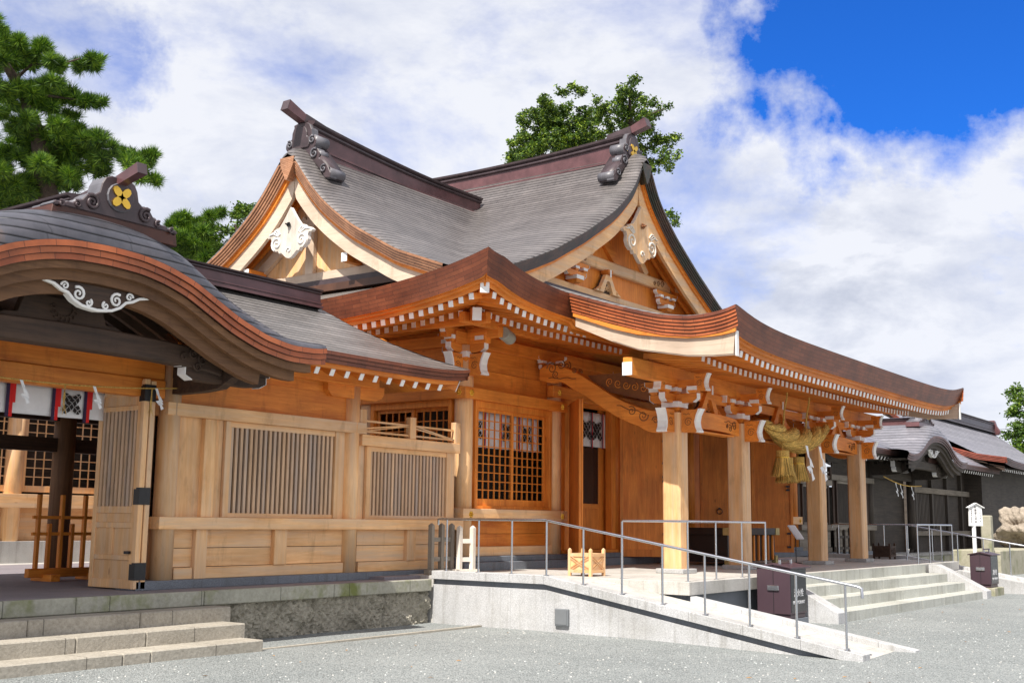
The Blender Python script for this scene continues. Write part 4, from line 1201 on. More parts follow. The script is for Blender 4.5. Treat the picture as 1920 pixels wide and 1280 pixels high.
# left-hand bay: glazed inner door and boards
bx('door_jamb', (21.46, 21.60, 14.1, 14.28, .26, 3.585), 'orange_wood_z'); bx('door_jamb', (23.62, 23.80, 14.1, 14.28, .26, 3.585), 'orange_wood_z')
mb = MB(); mb.box(23.43, 23.8, 14.35, 14.39, .26, 3.5, 'orange_wood_z'); mb.box(21.6, 22.66, 14.35, 14.39, .26, 3.5, 'orange_wood_z')
mb.box(22.662, 23.428, 14.35, 14.385, .26, 1.24, 'orange_wood_z'); mb.box(22.66, 23.43, 14.33, 14.349, 1.18, 1.30, 'orange_wood_x'); mb.build('inner_door', hall, bevel=.005)
mb = MB(); mb.box(22.67, 23.42, 14.36, 14.37, 1.24, 3.45, 'glass_dark'); mb.build('door_pane', hall)
for (a, b) in ((24.2, 26.1), (26.11, 27.0), (28.3, 30.2)):
    mb = MB(); mb.box(a, b, 14.55, 14.6, .26, 3.58, 'orange_wood_z'); mb.build('inner_door', hall)

# ---- bracket clusters
def tbox(mb, c, w, h, mat='orange_wood_x', d=None, wh=()):
    """bearing block: square top, tapered foot"""
    x, y, z = c; d = d or w; k = .66
    P = [(x-w/2*k, y-d/2*k, z), (x+w/2*k, y-d/2*k, z), (x+w/2*k, y+d/2*k, z), (x-w/2*k, y+d/2*k, z)]
    Q = [(x-w/2, y-d/2, z+h*.45), (x+w/2, y-d/2, z+h*.45), (x+w/2, y+d/2, z+h*.45), (x-w/2, y+d/2, z+h*.45)]
    R_ = [(x-w/2, y-d/2, z+h), (x+w/2, y-d/2, z+h), (x+w/2, y+d/2, z+h), (x-w/2, y+d/2, z+h)]
    mb.hexa(P+Q, mat); mb.hexa([(a, b, c_+.0005) for a, b, c_ in Q]+R_, mat)
def nose(mb, o, d, s, mat='orange_wood_x'):
    """carved beam nose pointing along d, white scooped end"""
    o = Vector(o); d = Vector(d); Z = Vector((0, 0, 1)); w = Vector((-d.y, d.x, 0))
    body = [(0, -.5), (.78, -.5), (.70, -.32), (.66, -.05), (.72, .22), (.84, .5), (0, .5)]
    mb.prism([(u*s, v*s) for u, v in body], o-w*.22*s, d, Z, w*.44*s, mat)
    endp = [(.70, -.5), (.86, -.5), (.86, -.44), (.76, -.30), (.73, -.05), (.79, .22), (.90, .46), (.97, .5), (.84, .5), (.72, .22), (.66, -.05), (.70, -.32), (.78, -.44)]
    endp = [(u*s+.004, v*s) for u, v in [(.72, -.53), (.88, -.53), (.88, -.45), (.78, -.30), (.745, -.05), (.80, .22), (.92, .46), (.97, .53), (.85, .53), (.72, .22), (.655, -.05), (.70, -.32), (.78, -.47)]]
    mb.prism(endp, o-w*.235*s, d, Z, w*.47*s, 'white_paint')
    for q in (-1, 1):
        mb.spiral(o+d*.36*s+w*q*.225*s-Z*.06*s, d, Z, .20*s, 1.7, .018*s, 'carved_wood_x', 1, .5)
        mb.tube([o+d*(.12+.04*i)*s+w*q*.225*s+Z*(.30+.03*math.sin(i*1.3))*s for i in range(9)], .014*s, 'carved_wood_x', 5)
def arm(mb, c, d, L_, w, h, white=True, wm=None):
    """boat-shaped bracket arm centred at c along d"""
    c = Vector(c); d = Vector(d); Z = Vector((0, 0, 1)); p = Vector((-d.y, d.x, 0))
    poly = [(-L_/2, h/2), (-L_/2, -h*.05), (-L_/2*.84, -h*.38), (-L_/2*.6, -h/2), (L_/2*.6, -h/2), (L_/2*.84, -h*.38), (L_/2, -h*.05), (L_/2, h/2)]
    mb.prism(poly, c-p*w/2, d, Z, p*w, wm or ('orange_wood_x' if abs(d.x) > .5 else 'orange_wood_y'))
    if white:
        for q in (-1, 1):
            e = c+d*q*(L_/2+.004)
            mb.prism([(0, h/2), (.0, -h*.1), (-q*L_/2*.16, -h*.42), (-q*L_/2*.16-q*.0, -h*.42-.012), (q*.01, -h*.1), (q*.01, h/2)], e-p*(w/2+.003), d, Z, p*(w+.006), 'white_paint')
            mb.prism([(0, h/2), (q*.012, h/2), (q*.012, -h*.08), (0, -h*.08)], e-p*(w/2+.004), d, Z, p*(w+.008), 'white_paint')
def wblock(mb, c, w, h, face=((-1, 0), (0, -1))):
    tbox(mb, c, w, h)
    x, y, z = c
    for fx, fy in face:
        if fx: mb.box(min(x+fx*w/2, x+fx*(w/2+.008)), max(x+fx*w/2, x+fx*(w/2+.008)), y-w/2-.004, y+w/2+.004, z+h*.42, z+h+.002, 'white_paint')
        if fy: mb.box(x-w/2-.004, x+w/2+.004, min(y+fy*w/2, y+fy*(w/2+.008)), max(y+fy*w/2, y+fy*(w/2+.008)), z+h*.42, z+h+.002, 'white_paint')
def cluster(x, y, z0, s, parent, out=1, xarm=1, yarm=1, noses=()):
    mb = MB()
    tbox(mb, (x, y, z0), .40*s, .22*s)
    mb.box(x-.2*s-.006, x-.2*s, y-.205*s, y+.205*s, z0+.1*s, z0+.222*s, 'white_paint'); mb.box(x-.205*s, x+.205*s, y-.2*s-.006, y-.2*s, z0+.1*s, z0+.222*s, 'white_paint')
    z1 = z0+.20*s
    if xarm: arm(mb, (x, y, z1+.09*s), (1, 0, 0), 1.10*s, .13*s, .19*s)
    if yarm: arm(mb, (x, y, z1+.0902*s), (0, 1, 0), 1.10*s, .128*s, .1895*s)
    z2 = z1+.19*s
    for q in (-.45, 0, .45):
        if xarm: wblock(mb, (x+q*s, y, z2), .21*s, .14*s)
        if yarm and q: wblock(mb, (x, y+q*s, z2), .21*s, .14*s)
    z3 = z2+.14*s
    if xarm: arm(mb, (x, y, z3+.07*s), (1, 0, 0), 1.5*s, .12*s, .15*s)
    if yarm: arm(mb, (x, y, z3+.0702*s), (0, 1, 0), 1.35*s, .118*s, .1495*s)
    for d in noses: nose(mb, (x+d[0]*.5*s, y+d[1]*.5*s, z3+.08*s), (d[0], d[1], 0), .34*s)
    return mb.build('bracket_set', parent)
# wall brackets
cluster(18.05, CY, 4.0, .96, hall)
mb = MB()
nose(mb, (17.88, CY, 3.95), (-1, 0, 0), .42); nose(mb, (18.05, CY-.17, 3.95), (0, -1, 0), .42); mb.build('beam_nose', hall)
bx('bracket_beam', (17.35, 18.05, 14.12, 14.28, 4.46, 4.66), 'orange_wood_x'); bx('bracket_beam', (17.97, 18.13, 13.3, 14.1, 4.461, 4.661), 'orange_wood_y')
for x in (20.95, 24.1, 27.6, 30.6, 33.2):
    cluster(x, 14.10, 4.02, .62, hall)
for y in (16.75, 19.45): cluster(18.0, y, 4.0, .7, hall)
# speaker under the eave
t = thing('loudspeaker', 'small rounded grey loudspeaker fixed under the near eave corner', 'loudspeaker', (18.0, 13.45, 4.6))
mb = MB(); mb.cyl((18.12, 13.30, 4.55), (18.52, 13.42, 4.50), .13, .13, 'speaker_grey', 20); mb.build('case', t, bevel=.01)
mb = MB(); mb.beam((18.3, 13.45, 4.62), (18.3, 13.6, 4.72), .03, .03, 'iron'); mb.build('bracket', t)

# ---- porch
PY = 10.83
PX = [20.60, 23.58, 2*X0-23.58, 2*X0-20.60]
for i, x in enumerate(PX):
    mb = MB(); w = .195; c = .035
    prof = [(-w+c, -w), (w-c, -w), (w, -w+c), (w, w-c), (w-c, w), (-w+c, w), (-w, w-c), (-w, -w+c)]
    mb.prism(prof, (x, PY, D+.08), (1, 0, 0), (0, 1, 0), (0, 0, 3.06), 'pale_wood_z')
    mb.build('pillar', hall)
    mb = MB(); mb.box(x-.30, x+.30, PY-.30, PY+.30, D, D+.09, 'granite'); mb.build('pillar_base', hall, bevel=.012)
    cluster(x, PY, 3.06, .95, hall, noses=((-1, 0), (1, 0), (0, -1)))
    mb = MB(); nose(mb, (x, PY-.19, 2.88), (0, -1, 0), .44)
    if i == 0: nose(mb, (x-.19, PY, 2.88), (-1, 0, 0), .44)
    if i == 3: nose(mb, (x+.19, PY, 2.88), (1, 0, 0), .44)
    mb.build('beam_nose', hall)
def koryo(x0, x1, y, z, parent):
    """cambered tie beam with carved ends"""
    L_ = x1-x0; n = 24; top, bot = [], []
    for i in range(n+1):
        u = i/n; e = min(u, 1-u)*L_
        top.append((u*L_, .20+.04*math.sin(u*PI) - .07*math.exp(-e/.10)))
        bot.append((u*L_, -.16+.045*math.sin(u*PI)))
    mb = MB(); mb.prism(bot+top[::-1], (x0, y-.11, z), (1, 0, 0), (0, 0, 1), (0, .22, 0), 'orange_wood_x')
    mb.box(x0+.3, x1-.3, y-.125, y+.125, z-.20, z-.165, 'orange_wood_x')
    o = mb.build('tie_beam', parent, bevel=.01)
    for s_, xe in ((1, x0), (-1, x1)):
        mb = MB()
        for k, (dx, dz, R_) in enumerate(((.26, .03, .10), (.46, -.02, .08), (.62, .02, .05))):
            mb.spiral((xe+s_*dx, y-.115, z+dz), (s_, 0, 0), (0, 0, 1), R_, 1.5, .011, 'carved_wood_x', 1, k)
        mb.tube([(xe+s_*(.18+.07*i), y-.116, z+.11+.02*math.sin(i*1.5)) for i in range(9)], .008, 'carved_wood_x', 5)
        mb.build('carving', o, smooth=True)
for a, b in zip(PX, PX[1:]): koryo(a+.19, b-.19, PY, 2.93, hall)
def frogleg(x, y, z, s, parent, mat='orange_wood_x', wm='white_paint'):
    half = [(0, .46), (.10, .46), (.14, .40), (.18, .36), (.26, .22), (.36, .12), (.50, .05), (.58, .0), (.40, 0), (.30, .06), (.20, .18), (.12, .26), (.06, .10), (.03, .02), (0, .02)]
    half = [(0, .46), (.11, .46), (.15, .40), (.22, .30), (.32, .15), (.46, .07), (.60, .0), (0, 0)]
    pts = [(u*s, v*s) for u, v in half[:-1]] + [(-u*s, v*s) for u, v in half[-2:0:-1]]
    mb = MB(); mb.prism(pts, (x, y+.05, z), (1, 0, 0), (0, 0, 1), (0, .06, 0), 'dark_wood_x')
    ring_o = pts; 
    out_h = half[:-1]; in_h = [(0, .31), (.06, .30), (.09, .26), (.12, .19), (.17, .10), (.20, .05)]
    for s_ in (-1, 1):
        o_ = [(s_*u*s, v*s) for u, v in out_h]; i_ = [(s_*u*s, v*s) for u, v in in_h] + [(s_*.22*s, 0)]
        mb.prism(o_+i_[::-1], (x, y-.05, z), (1, 0, 0), (0, 0, 1), (0, .10, 0), mat)
    o = mb.build('frog_leg_strut', parent)
    for s_ in (-1, 1):
        mb = MB(); mb.spiral((x+s_*.08*s, y+.02, z+.13*s), (s_, 0, 0), (0, 0, 1), .085*s, 1.6, .017*s, mat, 1, .3)
        mb.spiral((x+s_*.07*s, y+.02, z+.27*s), (s_, 0, 0), (0, 0, 1), .05*s, 1.3, .013*s, mat, 1, 2)
        mb.spiral((x+s_*.42*s, y-.055, z+.06*s), (s_, 0, 0), (0, 0, 1), .05*s, 1.3, .012*s, mat, 1, 2)
        mb.build('carving', o, smooth=True)
    mb = MB(); tbox(mb, (x, y, z+.46*s), .22*s, .12*s); mb.box(x-.03*s, x+.03*s, y-.115*s, y-.105*s, z+.40*s, z+.58*s, wm); mb.build('bearing_block', o)
for a, b in zip(PX, PX[1:]): frogleg((a+b)/2, PY, 3.14, 1.05, hall)
frogleg(X0-.75, YG+.78, 6.70, 1.05, hall, 'pale_wood_x')
for s_ in (-1, 1): cluster(X0+s_*2.35, YG+.74, 6.70, .80, hall, yarm=0)
# eave purlin of the porch, beams towards the hall
bx('porch_purlin', (XP+.30, XPR-.30, PY-.10, PY+.10, 3.62, 3.96), 'orange_wood_x', bevel=.01)
mb = MB(); mb.box(XP+.287, XP+.299, PY-.104, PY+.104, 3.616, 3.864, 'white_paint'); mb.build('purlin_cap', hall); mb = MB(); mb.box(XPR-.299, XPR-.285, PY-.125, PY+.125, 3.595, 3.865, 'white_paint'); mb.build('purlin_cap', hall)
bx('bracket_wall', (PX[0]+.2, PX[3]-.2, PY+.02, PY+.06, 3.40, 3.60), 'orange_wood_x', bevel=0)
# curved rainbow beams from hall columns to the outer pillars
for x in (PX[0], PX[3]):
    n = 30; top, bot = [], []
    y0, y1 = CY-.15, PY+.15
    for i in range(n+1):
        u = i/n; y = y0+(y1-y0)*u
        mid = 4.02 - 1.12*(3*u*u-2*u*u*u)**.92 + .12*math.sin(PI*min(1, u*1.6))*(1-u)
        h = .19 if u > .06 else .12+.07*u/.06
        top.append((y, mid+h*1.02)); bot.append((y, mid-h + (.05*math.sin((u-.10)/.16*PI) if .1 < u < .26 else 0) - (.06*math.sin((u-.80)/.2*PI) if u > .80 else 0)))
    mb = MB(); mb.prism(bot+top[::-1], (x-.12, 0, 0), (0, 1, 0), (0, 0, 1), (.24, 0, 0), 'orange_wood_y'); o = mb.build('rainbow_beam', hall, bevel=.012)
    mb = MB()
    for sx in (-1, 1):
        q = x+sx*.122
        for (yy_, zz_, R_, ph) in ((13.72, 4.14, .13, 0), (13.48, 4.20, .10, 2), (13.62, 4.00, .09, 4), (13.15, 4.05, .06, 1), (11.75, 3.13, .10, 1), (11.48, 3.02, .12, 3), (11.20, 2.92, .08, 0)):
            mb.spiral((q, yy_, zz_), (0, 1, 0), (0, 0, 1), R_, 1.6, .012, 'carved_wood_x', 1, ph)
        mb.tube([(q, 13.8-.1*i, 3.93+.015*math.sin(i*1.7)-.006*i) for i in range(8)], .010, 'carved_wood_x', 5)
        mb.tube([(q, 12.1-.1*i, 3.26-.03*i+.02*math.sin(i*1.7)) for i in range(8)], .010, 'carved_wood_x', 5)
    mb.build('carving', o, smooth=True)
# carved board above the rainbow beam
mb = MB(); mb.prism([(11.1, 3.25), (12.6, 3.62), (12.9, 3.95), (11.6, 3.95), (11.1, 3.75)], (PX[0]+.02, 0, 0), (0, 1, 0), (0, 0, 1), (.06, 0, 0), 'carved_wood_x')
for k in range(6): mb.spiral((PX[0]+.01, 11.35+.2*k, 3.55+.045*k), (0, 1, 0), (0, 0, 1), .09, 1.5, .012, 'orange_wood_y', 1, k)
mb.build('carved_board', hall)

# ================================================================ cloister and karahafu gates
CW = 14.05; CR = 14.9
gC = lambda d: interp([(0, 4.68), (.5, 4.32), (1, 4.03), (1.5, 3.77), (2.05, 3.505), (2.6, 3.3)], abs(d))
kara = smoothtab([(0, 4.19), (.5, 4.17), (.9, 4.10), (1.3, 3.98), (1.7, 3.79), (2.1, 3.60), (2.6, 3.43), (3.1, 3.35), (3.6, 3.36), (3.78, 3.39)], .12)
YK = 12.2
def make_cloister(mir, xg, x_end, x_start, pal, lab, near=True):
    """roofed cloister wing; mir maps local x to world x"""
    t = thing('cloister_wing', lab, 'cloister', (mir(13), CW, DL))
    def B(nm, a, mat, bev=.006, par=None):
        x0, x1 = sorted((mir(a[0]), mir(a[1]))); mb = MB(); mb.box(x0, x1, *a[2:], mat); return mb.build(nm, par or t, bevel=bev)
    P = pal
    # roof
    mb = MB()
    xs = frange(x_start, x_end, .2)
    def cz(x, y):
        s = max(0, x_end-x); return gC(y-CR) + .10*math.exp(-s/.5)*max(0, min(1, (abs(y-CR)-.9)/1.1))
    for sg in (1, -1):
        rows = []
        for d in frange(0, 2.05, .1):
            y = CR-sg*d; xe = 14.55+(x_end-14.55)*(d/2.05)
            rows.append([(mir(min(x, xe)), y, cz(min(x, xe), y)) for x in xs])
        mb.grid(rows, P['roof'])
    rows = []
    for k in frange(0, 1, .08):     # hipped end
        x = 14.55+(x_end-14.55)*k; d = 2.05*k
        rows.append([(mir(x), CR-d+2*d*j/16, gC(d)+.10*math.exp(-(x_end-x)/.5)*abs(j/8-1)**3) for j in range(17)])
    mb.grid(rows, P['roof'])
    mb.build('roof', t, smooth=False)
    # eaves
    mb = MB()
    for sg in (1, -1):
        top = [(mir(x), CR-sg*2.05, cz(x, CR-sg*2.05)) for x in xs]
        fascia_strip(mb, top, (0, -sg, 0), .19, P['fascia'], inset=.07, n=3)
    top = [(mir(x_end), y, gC(2.05)+.10*abs((y-CR)/2.05)**3) for y in frange(CR-2.05, CR+2.05, .2)]
    e = Vector((mir(1)-mir(0), 0, 0)); fascia_strip(mb, top, e, .19, P['fascia'], inset=.07, n=3)
    mb.build('eave_fascia', t)
    mb = MB(); zb = -.19
    for sg in (1, -1):
        mb.grid([[(mir(x), CR-sg*(2.05-i), cz(x, CR-sg*2.05)+zz) for x in xs if x < x_end-.05] for i, zz in ((.06, zb), (.12, zb-.0), (.125, zb-.06), (.20, zb-.065), (.205, zb-.055), (2.0, .75))], P['wx'])
    mb.grid([[(mir(x_end-i), CR-2.0+i+(4.0-2*i)*j/12, gC(2.05)+zz) for j in range(13)] for i, zz in ((.06, zb), (.125, zb-.06), (.2, zb-.055), (1.6, .5))], P['wx'])
    mb.build('eave_board', t)
    me_m = MB(); me_m.beam((0, 0, -.05), (0, 1.0, .45), .085, .11, P['wy'], cap0='white_paint'); o = me_m.build('rafter'); me = o.data; bpy.data.objects.remove(o)
    x = x_end-.62
    while x > x_start:
        o = bpy.data.objects.new('rafter', me); S.collection.objects.link(o); o.parent = t
        o.location = Vector((mir(x), CR-2.05+.20, gC(2.05)-.255+.10*math.exp(-(x_end-x)/.5)))-wloc(t); x -= .34
    mb = MB(); mb.beam((mir(x_end-.16), CR-2.05+.16, 3.31), (mir(x_end-1.5), CR-.75, 4.0), .07, .24, P['wx'], cap0='white_paint'); mb.build('hip_rafter', t)
    # ridge
    o = ridge([(mir(x), CR, 4.965+.05*max(0, (11-x)/3)) for x in frange(x_start, 14.5, .5)], [4.60]*len(frange(x_start, 14.5, .5)), .40, .36, t, P['ridge'])
    # posts, rails, walls
    for x in P.get('posts', (10.87, 14.72)):
        column(mir(x), CW+.05, DL+.12, 3.25, .165, t, P['col'])
    B('ground_sill', (10.3, 17.6, CW-.16, CW+.3, DL, DL+.125), 'granite_dark')
    B('top_rail', (10.72, 14.97, CW-.11, CW+.05, 2.365, 2.555), P['px'])
    B('middle_rail', (10.66, 17.75, CW-.13, CW+.05, .705, .885), P['px'])
    B('top_rail', (14.89, 17.66, CW-.09, CW+.05, 2.165, 2.355), P['px'])
    B('frieze_wall', (10.95, 14.6, CW+.02, CW+.06, 2.555, 3.02), P['wx'], 0)
    B('frieze_wall', (10.95, 14.6, CW+.03, CW+.07, 3.022, 3.5), P['wx'], 0)
    B('eave_purlin', (7.0, 15.15, CW-.22, CW-.06, 3.18, 3.36), P['wx'])
    mb = MB(); xa, xb = sorted((mir(14.0), mir(15.42))); 
    mb.prism([(0, .16), (1.42, .16), (1.42, .04), (1.36, -.04), (1.2, -.1), (.1, -.1), (0, 0)], (mir(14.0), CW-.09, 3.06), (mir(1)-mir(0), 0, 0), (0, 0, 1), (0, .12, 0), P['wx']); mb.build('bracket_arm', t)
    # lower boards
    for (a, b) in ((11.03, 11.38), (11.60, 12.95), (13.22, 14.56), (14.93, 16.18), (16.42, 17.6)):
        B('lower_board', (a, b, CW+.01, CW+.04, .435, .703), P['px'], .004); B('lower_board', (a, b, CW+.012, CW+.04, .155, .427), P['px'], .004)
    for (a, b) in ((11.03, 11.37), (11.61, 14.56), (14.93, 17.6)): B('base_board', (a, b, CW-.04, CW+.04, DL+.126, .148), P['px'], .006)
    for (a, b, z0) in ((11.38, 11.60, DL+.125), (12.95, 13.22, .15), (16.18, 16.42, .15)):
        B('batten', (a, b, CW-.07, CW+.04, z0, .704), P['pz'])
    # upper bays
    def bay(x0, x1, s0, s1, zt, first):
        B('panel', (x0, s0-.12, CW+.02, CW+.05, .886, zt), P['pz'], 0); B('panel', (s1+.12, x1, CW+.02, CW+.05, .886, zt), P['pz'], 0)
        B('window_frame', (s0-.11, s0, CW-.04, CW+.06, .886, zt), P['pz']); B('window_frame', (s1, s1+.10, CW-.04, CW+.06, .886, zt), P['pz'])
        B('window_frame', (s0, s1, CW-.02, CW+.06, zt-.09, zt), P['px']); B('window_frame', (s0, s1, CW-.01, CW+.06, .886, .955), P['px'])
        if first: B('batten', (11.45, 11.67, CW-.07, CW+.05, .886, zt), P['pz'])
        n = int(round((s1-s0)/.098)); me = None
        w = (s1-s0)/n
        for i in range(n):
            x = s0+w*(i+.5)
            if me is None:
                mb = MB(); mb.box(-.026, .026, -.02, .02, 0, zt-.09-.955, P['slat']); o = mb.build('slat'); me = o.data
            else: o = bpy.data.objects.new('slat', me); S.collection.objects.link(o)
            o.parent = t; o.location = Vector((mir(x), CW+.02, .955))-wloc(t)
    bay(11.0, 14.58, 11.99, 14.28, 2.364, True)
    bay(14.90, 17.62, 15.18, 17.32, 2.164, False)
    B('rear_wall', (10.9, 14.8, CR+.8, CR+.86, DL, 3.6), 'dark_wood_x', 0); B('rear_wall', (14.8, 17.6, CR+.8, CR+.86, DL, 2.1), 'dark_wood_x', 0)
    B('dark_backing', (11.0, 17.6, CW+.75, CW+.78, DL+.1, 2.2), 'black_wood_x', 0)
    # return wall along the gateway
    B('return_rail', (10.66, 10.80, CW+.06, 15.0, .706, .884), P['py'] if 'py' in P else 'pale_wood_y'); B('return_rail', (10.72, 10.84, CW+.06, 15.0, 2.366, 2.554), P['py'] if 'py' in P else 'pale_wood_y')
    B('return_wall', (10.84, 10.88, CW+.25, 15.0, DL+.1, .705), P['pz'], 0); B('return_wall', (10.86, 10.9, CW+.25, 15.0, 2.56, 3.4), P['wx'], 0)
    for k in range(4): B('slat', (10.80, 10.84, CW+.34+.14*k, CW+.40+.14*k, .89, 2.36), P['slat'], 0)
    # little balustrade above the lower bay
    for x in (14.93, 16.27, 17.60):
        B('balustrade_post', (x-.085, x+.085, CW-.07, CW+.04, 2.356, 2.76 if x > 15 else 2.80), P['pz'])
    for (a, b, flip) in ((15.02, 16.18, 0), (16.36, 17.51, 1)):
        for z in (2.40, 2.585):
            B('balustrade_rail', (a, b, CW-.035, CW-.0, z, z+.035), P['px'], 0)
        z0, z1 = (2.47, 2.60) if not flip else (2.60, 2.42)
        for k in (0, .05):
            mb = MB(); mb.beam((mir(a), CW-.045, z0-k*.9), (mir(b), CW-.045, z1-k*.2), .015, .022, P['px']); mb.build('balustrade_brace', t)
    return t
PAL1 = dict(roof='roof_metal_low', fascia='fascia_brown', wx='orange_wood_x', wy='orange_wood_y', px='pale_wood_x', pz='pale_wood_z', col='pale_wood_z', slat='slat_wood_z', ridge='ridge_plum')
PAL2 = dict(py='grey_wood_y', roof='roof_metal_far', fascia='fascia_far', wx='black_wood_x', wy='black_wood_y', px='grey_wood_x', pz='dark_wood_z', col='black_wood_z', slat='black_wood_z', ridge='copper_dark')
make_cloister(lambda x: x, 8.4, 16.5, 10.2, PAL1, 'pale timber cloister wing with slatted windows joining the near gate to the main hall')

def make_gate(mir, xc, lab, dark, ornament=True, emblem=True):
    t = thing('karahafu_gate', lab, 'gate', (mir(xc), CW, DL))
    half = 3.78
    roofm = 'roof_metal_gate' if not dark else 'roof_metal_far'
    Bd = lambda d: interp([(0, .46), (1.2, .44), (2.4, .24), (3.8, .13)], abs(d))
    def gzv(x, y):
        d = x-xc; yy = y if y < CR else 2*CR-y
        a = kara(d)+Bd(d)*qc((yy-YK)/.62)
        return max(a, min(gC(y-CR)+.006, 9)) if yy > 12.95 else a
    mb = MB()
    ys = [YK, YK+.02, YK+.06, YK+.12, YK+.2, YK+.3, YK+.42, YK+.6] + frange(YK+.8, CR, .15)
    xs = frange(xc-half, xc+half, .12)
    mb.grid([[(mir(x), y, gzv(x, y)) for x in xs] for y in ys], roofm)
    mb.grid([[(mir(x), 2*CR-y, gzv(x, y)) for x in xs] for y in ys], roofm)
    mb.build('roof', t, smooth=True)
    mb = MB(); top = [(mir(x), YK, kara(x-xc)) for x in xs]
    def nd(i):
        a = Vector(top[max(0, i-1)]); b = Vector(top[min(len(top)-1, i+1)]); d = b-a; n = Vector((d.z, 0, -d.x))
        if n.z > 0: n = -n
        return n.normalized()
    fascia_strip(mb, top, (0, -1, 0), .235, 'fascia_red' if not dark else 'fascia_far', inset=.08, n=3, down=[nd(i) for i in range(len(top))])
    mb.build('eave_fascia', t)
    # curved bargeboards, stepped
    for (w0, w1, dep, th, lim) in ((.235, .33, .10, .12, 3.55), (.32, .46, .18, .12, 3.3), (.44, .62, .28, .12, 2.9)):
        mb = MB(); A, B_ = [], []
        for i, x in enumerate(xs):
            d = x-xc
            if abs(d) > lim: continue
            n = nd(i); p = Vector(top[i]); sc = 1 if abs(d) < 2 else 1+.15*(abs(d)-2)
            A.append(p+n*w0); B_.append(p+n*(w0+(w1-w0)*sc))
        off = Vector((0, dep, 0)); of2 = Vector((0, dep+th, 0))
        mb.grid([[q+off for q in A], [q+off for q in B_], [q+of2 for q in B_], [q+of2 for q in A]], 'brown_wood_x' if not dark else 'black_wood_x'); mb.build('bargeboard', t)
    # curved rafters running across behind
    W_ = 'dark_wood_x' if not dark else 'black_wood_x'
    for k in range(6):
        yk = YK+.55+.32*k; mb = MB(); A, B_ = [], []
        for i, x in enumerate(xs):
            if abs(x-xc) > 2.75: continue
            p = Vector((mir(x), yk, kara(x-xc))); n = nd(i); A.append(p+n*.24); B_.append(p+n*.36)
        of2 = Vector((0, .08, 0)); mb.grid([A, B_, [q+of2 for q in B_], [q+of2 for q in A]], W_); mb.build('curved_rafter', t)
    mb = MB(); A = [Vector((mir(x), 0, kara(x-xc)))+nd(i)*.2 for i, x in enumerate(xs)]
    mb.grid([[q+Vector((0, YK+.14, 0)) for q in A], [q+Vector((0, CR+1.5, 0)) for q in A]], W_); mb.build('ceiling', t)
    # beams: rainbow beam, carved strut, dark arms
    mb = MB(); n = 20; top_, bot = [], []
    for i in range(n+1):
        u = -2.35+4.7*i/n; top_.append((u, 3.17+.10*(1-(u/2.35)**2))); bot.append((u, 2.86+.10*(1-(u/2.35)**4)))
    mb.prism(bot+top_[::-1], (mir(xc), YK+.62, 0), (1, 0, 0), (0, 0, 1), (0, .24, 0), W_); o = mb.build('rainbow_beam', t, bevel=.02)
    mb = MB()
    for s_ in (-1, 1):
        for (dx, dz, R_, ph) in ((1.98, .02, .10, 0), (1.82, .08, .07, 2), (1.9, -.08, .07, 3), (1.66, .03, .05, 1)):
            mb.spiral((mir(xc)+s_*dx, YK+.61, 3.03+dz), (s_, 0, 0), (0, 0, 1), R_, 1.5, .018, W_, 1, ph)
    mb.build('carving', o, smooth=True)
    mb = MB(); mb.prism([(-.95, 0), (-.8, .07), (-.62, .09), (-.55, .3), (-.5, .34), (.5, .34), (.55, .3), (.62, .09), (.8, .07), (.95, 0)], (mir(xc)-.15, YK+.70, 3.24), (1, 0, 0), (0, 0, 1), (0, .12, 0), W_)
    o = mb.build('carved_strut', t, bevel=.01)
    mb = MB()
    for k in range(9):
        an = PI+PI*k/8; c = Vector((mir(xc)-.15+.15*math.cos(an), YK+.69, 3.47+.15*math.sin(an)))
        mb.spiral(c, (1, 0, 0), (0, 0, 1), .045, 1.0, .012, W_, 1, an)
    mb.build('carving', o, smooth=True)
    mb = MB()
    for s_ in (-1, 1): mb.prism([(0, 0), (.12, 0), (.2, .1), (.2, .16), (0, .22), (-.04, .12)], (mir(xc)-.15+s_*.62, YK+.68, 3.58), (s_, 0, 0), (0, 0, 1), (0, .14, 0), 'white_paint' if not dark else 'grey_wood_x')
    mb.build('white_scroll', o)
    # white edged pendant under the arch
    hp = [(0, .05), (.3, .05), (.5, .03), (.78, .05), (1.0, .07), (.85, .02), (.62, -.03), (.52, -.09), (.42, -.12), (.34, -.20), (.22, -.26), (.10, -.28), (0, -.29)]
    mb = MB(); pts = hp + [(-u, v) for u, v in hp[-2:0:-1]]; cx = mir(xc); Yp = YK+.24
    mb.prism([(u*.98, v*.92) for u, v in pts], (cx, Yp+.0, 3.66), (1, 0, 0), (0, 0, 1), (0, .10, 0), W_, 'white_paint')
    o = mb.build('gable_pendant', t)
    mb = MB(); mb.tube([(cx+u*.98, Yp-.008, 3.66+v*.92+.012) for u, v in [(-u, v) for u, v in hp[4:]] + [(u, v) for u, v in hp[-2:3:-1]]], .020, 'white_paint', 6); mb.build('edge_trim', o)
    for s_ in (-1, 1):
        mb = MB(); mb.spiral((cx+s_*.27, Yp-.01, 3.57), (s_, 0, 0), (0, 0, 1), .09, 1.5, .020, 'white_paint', 1, 1)
        mb.spiral((cx+s_*.46, Yp-.01, 3.64), (s_, 0, 0), (0, 0, 1), .055, 1.3, .016, 'white_paint', 1, 0)
        mb.spiral((cx+s_*.12, Yp-.01, 3.48), (s_, 0, 0), (0, 0, 1), .05, 1.3, .016, 'white_paint', 1, 2)
        mb.build('scroll', o, smooth=True)
